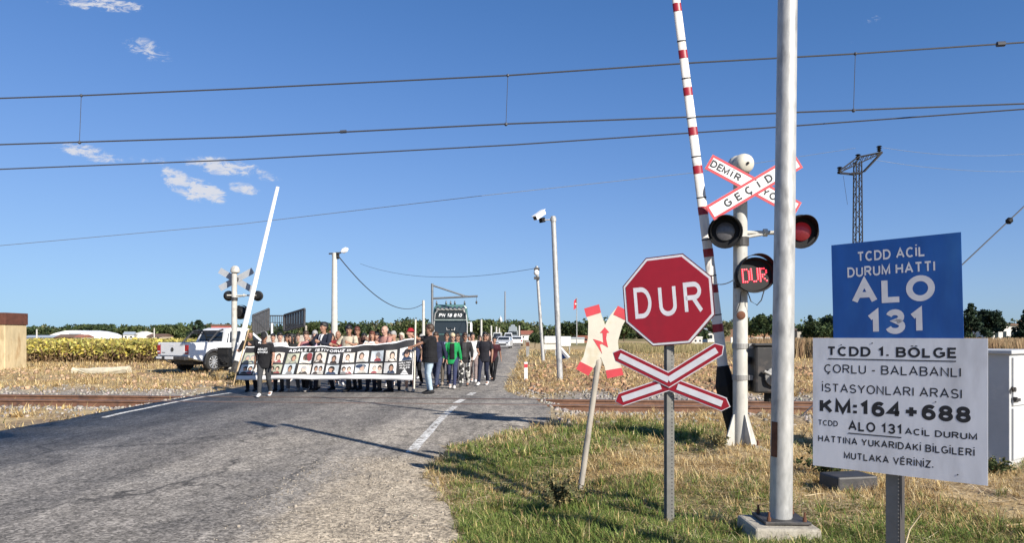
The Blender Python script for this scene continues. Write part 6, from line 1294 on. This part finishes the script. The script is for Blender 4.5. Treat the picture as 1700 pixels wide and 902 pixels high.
# sunflower field at the left
def sunflowers():
    n = 9000; d = 42.5 + 75 * rng.random(n) ** 1.7; px = rng.uniform(-120, 470, n); x = (px - 850) / F * d; k = x < road_l(d) - 3.5; x, d = x[k], d[k]; n = len(x)
    h = rng.uniform(.98, 1.32, n) * (1 - .10 * sstep(60, 100, d)); V_, F_, C_ = [], [], []
    # stalks
    w = .014 + .0002 * d; o = np.stack([x, d, np.zeros(n)], 1); tp = o + np.stack([rng.normal(0, .07, n), rng.normal(0, .07, n), h * .95], 1)
    sd = np.stack([w, np.zeros(n), np.zeros(n)], 1); V_.append(np.stack([o - sd, o + sd, tp + sd * .7, tp - sd * .7], 1).reshape(-1, 3)); C_.append(np.repeat(np.array([[.20, .14, .07]]) * rng.uniform(.5, 1.5, (n, 1)), 4, 0))
    m = 13; idx = np.repeat(np.arange(n), m); f = rng.random(n * m) ** .7; c = o[idx] + (tp - o)[idx] * f[:, None] + rng.normal(0, .13, (n * m, 3)) * np.array([1, 1, .6]); c[:, 2] = np.clip(c[:, 2], .06, 1.5)
    yel = np.array([[.50, .41, .08], [.42, .38, .10], [.56, .46, .14], [.32, .31, .09]])[rng.integers(0, 4, n * m)]; brn = np.array([[.17, .10, .055], [.23, .15, .08], [.10, .06, .04], [.30, .22, .12]])[rng.integers(0, 4, n * m)]
    col = np.where((f + rng.normal(0, .13, n * m) > .50)[:, None], yel, brn) * rng.uniform(.6, 1.3, (n * m, 1)) * (.8 + .45 * fbm(o[idx, 0] * .5, o[idx, 1] * .5, 71))[:, None]
    a, b_, c3 = leaf_quads(c, np.full(n * m, .105) * (.85 + f * .35), col); V_.append(a); C_.append(c3)
    V_ = np.concatenate(V_); F_ = np.arange(len(V_)).reshape(-1, 4); tag(np_obj('sunflower_field', V_, F_, leafm, np.concatenate(C_)), None, None, kind='stuff')
sunflowers()
def reeds(name, px0, px1, d0, d1, hmin, hmax, n, cols):
    px = rng.uniform(px0, px1, n); d = rng.uniform(d0, d1, n); x = (px - 850) / F * d; h = rng.uniform(hmin, hmax, n); o = np.stack([x, d, np.zeros(n)], 1); tp = o + np.stack([rng.normal(0, .14, n), rng.normal(0, .14, n), h], 1); w = np.stack([np.full(n, .03), np.zeros(n), np.zeros(n)], 1)
    v = np.stack([o - w, o + w, tp + w * .5, tp - w * .5], 1).reshape(-1, 3); tag(np_obj(name, v, np.arange(len(v)).reshape(-1, 4), leafm, np.repeat(np.array(cols)[rng.integers(0, len(cols), n)] * rng.uniform(.6, 1.3, (n, 1)), 4, 0)), None, None, kind='stuff')
reeds('dry_reeds', 1240, 1760, 52, 62, .9, 1.45, 9000, [(.30, .20, .11), (.22, .14, .08), (.36, .26, .15), (.17, .13, .07)])
reeds('dry_weeds', 1000, 1760, 64, 95, .3, .8, 9000, [(.26, .22, .11), (.20, .18, .08), (.34, .27, .14)])

# weedy bushes in the foreground
def weed(label, px, d, h, w, n, leaf, pal, stems=26, dry=.3):
    x = X(px, d); t = thing('weed_bush', label, 'bush', (x, d, gz(x, d) - .01)); b = MB(); ends = []
    for i in range(stems):
        a = rng.uniform(0, 6.28); r_ = w * rng.uniform(.15, 1); p = Vector((math.cos(a) * r_, math.sin(a) * r_, h * rng.uniform(.35, 1))); ends.append(p); b.loft([Vector((math.cos(a) * .03, math.sin(a) * .03, 0)), p * .5 + Vector((0, 0, h * .18)), p], [.0035, .003, .0015], 4)
    b.build('stem', mat('weed_stem', (.20, .17, .08), rough=.9, var=.2), t)
    e = np.array([tuple(p) for p in ends])[rng.integers(0, stems, n)]; f = rng.uniform(.3, 1.05, n)[:, None]; c = e * f + np.array([0, 0, h * .18]) * (4 * f * (1 - f)) + rng.normal(0, .022, (n, 3)); c[:, 2] = np.maximum(c[:, 2], .01)
    cols = np.where((rng.random(n) < dry)[:, None], np.array([[.27, .21, .10]]), pick(pal, n)) * rng.uniform(.7, 1.3, (n, 1)); v, fq, cc = leaf_quads(c, np.full(n, leaf), cols); np_obj('leaves', v, fq, leafm, cc, t)
weed('scrubby grey green weed bush at the foot of the leaning cross', 925, 7.0, .34, .36, 1700, .018, 'olive')
weed('small dry weed tuft right of the leaning post foot', 972, 7.6, .22, .26, 700, .016, 'olive', 18, .75)
weed('low weed bush at the foot of the signal mast', 1196, 10.3, .22, .25, 600, .02, 'olive', 16, .5)
weed('dark green weed clump under the white board', 1372, 8.3, .30, .34, 900, .024, 'mid', 20, .1)
weed('green weed clump at the foot of the equipment cabinet', 1650, 8.5, .20, .30, 700, .022, 'mid', 16, .2)
weed('straw coloured shrub below the plain boom at the road edge', 398, 24.5, .42, .5, 900, .045, 'olive', 20, .8)
# fallen stalks
for (lab, px, d, ln, a) in (('pale dry stalk lying in the grass at the right picture edge', 1668, 6.05, .55, -14), ('pale dry stick lying right of the thick camera pole', 1335, 7.3, .35, 20), ('bent dry stalk standing beside the board post', 1500, 5.3, .3, 62)):
    x = X(px, d); b = MB(); c_, s_ = math.cos(R(a)), math.sin(R(a)); up = s_ if a > 45 else 0
    b.loft([Vector((0, 0, .02)), Vector((ln * .5 * c_, .05, .035 + up * ln * .5)), Vector((ln * c_, (0.12 if a < 45 else .02) * s_, .03 + up * ln))], [.007, .006, .004], 6); o = b.build('dry_stalk', mat('dry_stalk', (.55, .44, .27), rough=.8, var=.2), None, smooth=True); o.location = (x, d, gz(x, d) + .01); tag(o, lab, 'stalk')

# ------------------------------------------------------------------ far buildings and boards
def house(label, px, d, wpx, wall_py, top_py, wallc, roofc, yaw=0, name='house', depth=8, flat=False, nwin=3, base_py=None, cat='house'):
    w = wpx / F * d; he = Z(wall_py, d); ht = Z(top_py, d); t = thing(name, label, cat, (X(px, d), d + depth / 2, 0), R(yaw))
    b = MB(); b.box((0, 0, he / 2), (w, depth, he)); b.build('wall', wallc, t)
    b = MB()
    if flat: b.box((0, 0, he + .15), (w * 1.04, depth * 1.04, .3))
    else:
        a = w / 2 * 1.06; e = depth / 2 * 1.08; b._add([(-a, -e, he), (a, -e, he), (a, e, he), (-a, e, he), (-a, 0, ht), (a, 0, ht)], [(0, 1, 5, 4), (2, 3, 4, 5), (0, 4, 3), (1, 2, 5), (3, 2, 1, 0)])
    b.build('roof', roofc, t)
    for i in range(nwin):
        x = w * (-.5 + (i + .5) / nwin); b = MB(); s = min(w / nwin * .38, 1.3); b.box((x, -depth / 2 - .02, he * .55), (s, .08, he * .34)); b.build('window', glassd, t)
    return t
wh = mat('house_white', (.62, .60, .56), rough=.85, var=.08, vs=.6); tile = mat('roof_tile', (.26, .095, .06), rough=.85, var=.2, vs=.8); br = mat('brick_red', (.30, .12, .08), rough=.9, var=.15, vs=1.0); gr = mat('sheet_grey', (.36, .40, .44), rough=.5, var=.1, vs=.3); beige = mat('house_beige', (.44, .36, .27), rough=.85, var=.1, vs=.5); browf = mat('roof_brown', (.14, .085, .06), rough=.85, var=.15, vs=.5)
# curved white hall
d = 245; t = thing('white_hall', 'large white hall with a shallow arched roof beyond the sunflowers', 'hall', (X(121, d), d + 8, 0)); W_ = 39 / F * d
hall = mat('hall_white', (.80, .81, .83), rough=.5, var=.04, vs=.2)
pts = [(-W_, 0), (-W_, Z(557, d)), (-W_ * .75, Z(553.5, d)), (-W_ * .35, Z(549.6, d)), (0, Z(549, d)), (W_ * .4, Z(550.5, d)), (W_ * .8, Z(554, d)), (W_, Z(557.5, d)), (W_, 0)]
b = MB(); b.prism(pts, -8, 8); b.build('shell', hall, t); b = MB(); b.box((W_ * .1, -8.05, 1.2), (4, .1, 2.4)); b.build('door', gr, t)
house('small red walled building showing just above the pickup cab', 364, 140, 27, 541.5, 540, mat('red_wall', (.42, .12, .10), rough=.85, var=.1, vs=.6), browf, depth=5, nwin=0, flat=True, name='building', cat='building')
house('brown roofed brick shed in front of the white hall', 108, 225, 36, 561, 555.5, br, browf, depth=7, nwin=2, name='shed', cat='shed')
house('pale pink gabled house against the white hall', 130, 222, 16, 560.5, 556, beige, br, depth=6, nwin=1)
house('long low grey sheet building left of the white hall', 62, 230, 56, 561, 557, gr, gr, depth=9, nwin=0, name='shed', cat='shed')
house('tiny white house with a grey roof right of the hall', 206, 260, 16, 556, 551, wh, gr, yaw=20, nwin=2); house('small white gabled house nearer the pickup', 231, 265, 13, 556, 550.5, wh, wh, yaw=-25, nwin=1); house('low brown roofed house just left of the pickup', 256, 240, 26, 559, 554.5, beige, browf, nwin=2)
house('pale house high among the left trees', 150, 480, 14, 546, 542, beige, tile, nwin=1, yaw=10); house('white flat building on the rise above the pickup', 259, 520, 16, 544, 541, wh, gr, nwin=2, flat=True); house('light house in the trees behind the crowd centre', 606, 420, 24, 548, 543, beige, beige, nwin=2); house('cream house among the trees behind the banner', 640, 430, 16, 545, 541, wh, tile, nwin=1)
house('low pale house behind the banner crowd near the lamp pole', 545, 350, 26, 553, 549, wh, tile, nwin=2)
house('small red roofed house right of the far grey lorry', 875, 260, 20, 556, 549, wh, tile, nwin=2); house('red brick building with white base beyond the flagpole', 973, 160, 30, 560, 543, br, tile, depth=9, nwin=3, flat=True); house('white low wall building under the flagpole', 955, 150, 30, 563, 559, wh, gr, depth=6, nwin=0, flat=True, name='shed', cat='shed')
house('white house behind the gap between stop sign and boom', 1186, 170, 22, 552, 545, wh, gr, nwin=2); house('low white shed under the stop sign right edge', 1155, 140, 22, 562, 557, wh, wh, depth=5, nwin=3, flat=True, name='shed', cat='shed'); house('red roofed house among trees left of the signal mast', 1120, 210, 24, 551, 546, wh, tile, nwin=2)
house('flat roofed building with white wall between the dark right trees', 1668, 110, 40, 541, 537, wh, browf, depth=10, nwin=3, flat=True, name='building', cat='building'); house('grey stone ruin beside the dense bush tree', 1322, 130, 18, 549, 545, mat('ruin_stone', (.33, .30, .26), rough=.95, var=.25, vs=.8), browf, nwin=1, yaw=15)
# bare brown slope with a pale wall at its foot
b = MB(); d = 200; vs = []
for i in range(13):
    px = 1185 + 150 * i / 12; q = math.sin(math.pi * i / 12) ** .6; vs += [(X(px, 190), 190, -.3), (X(px, 205), 205, 1.6 + 2.6 * q), (X(px, 235), 235, 1.5 + 3.3 * q), (X(px, 260), 260, -.5)]
b._add(vs, [(4 * i + j, 4 * i + j + 1, 4 * i + 5 + j, 4 * i + 4 + j) for i in range(12) for j in range(3)]); tag(b.build('earth_slope', mat('slope_earth', (.30, .16, .075), rough=.95, var=.2, vs=.3), None, smooth=True), None, None, kind='structure')
d = 150; b = MB(); b.box((0, 0, .6), (8.5, .4, 1.2)); o = b.build('low_wall', wh, None, bevel=.05); o.location = (X(1248, d), d, 0); tag(o, 'low white wall at the foot of the brown slope', 'wall')
# white boards and the back of a triangular sign beside the far road
def board(label, px, d, wpx, p0, p1, m, cat='board'):
    t = thing('roadside_board', label, cat, (X(px, d), d, 0)); w = wpx / F * d; z0, z1 = Z(p1, d), Z(p0, d); b = MB(); b.box((0, 0, (z0 + z1) / 2), (w, .06, z1 - z0)); b.build('panel', m, t, bevel=.01)
    for s in (-.4, .4): b = MB(); b.box((w * s, .06, z1 / 2), (.08, .06, z1)); b.build('leg', galv, t)
    return t
board('white roadside board just right of the slim camera pole', 938, 62, 19, 559, 575, wclean); board('pale roadside board between the mast and the slim camera pole', 915, 66, 22, 558.5, 570, wclean); board('longer low pale board below the pale roadside board', 912, 58, 26, 572, 581, mat('faded_board', (.60, .56, .52), rough=.6)); board('small white board by the round dark bush', 875, 130, 10, 559, 565, wclean)
d = 40; t = thing('folding_sign', 'tilted white and blue folding sign leaning beside the slim camera pole', 'sign', (X(936, d), d, gz(X(936, d), d))); o = Vector(t.location)
b = MB(); v = [P(927, 576, d) - o, P(943, 594, d - .2) - o, P(934, 597, d) - o, P(927, 596, d) - o]; b._add([q for q in v] + [q + Vector((0, .04, 0)) for q in v], [(0, 1, 2, 3), (7, 6, 5, 4), (0, 4, 5, 1), (1, 5, 6, 2), (2, 6, 7, 3), (3, 7, 4, 0)]); b.build('blue_panel', bluep, t)
b = MB(); v0 = P(926, 574, d - .1) - o; v1 = P(944, 595, d - .3) - o; b.loft([v0, v1], [.10, .10], 4); b.build('white_frame', wclean, t); b = MB(); b.tube(P(931, 596, d) - o, Vector(((P(931, 606, d) - o).x, .2, 0)), .04); b.build('stand', dgrey, t)
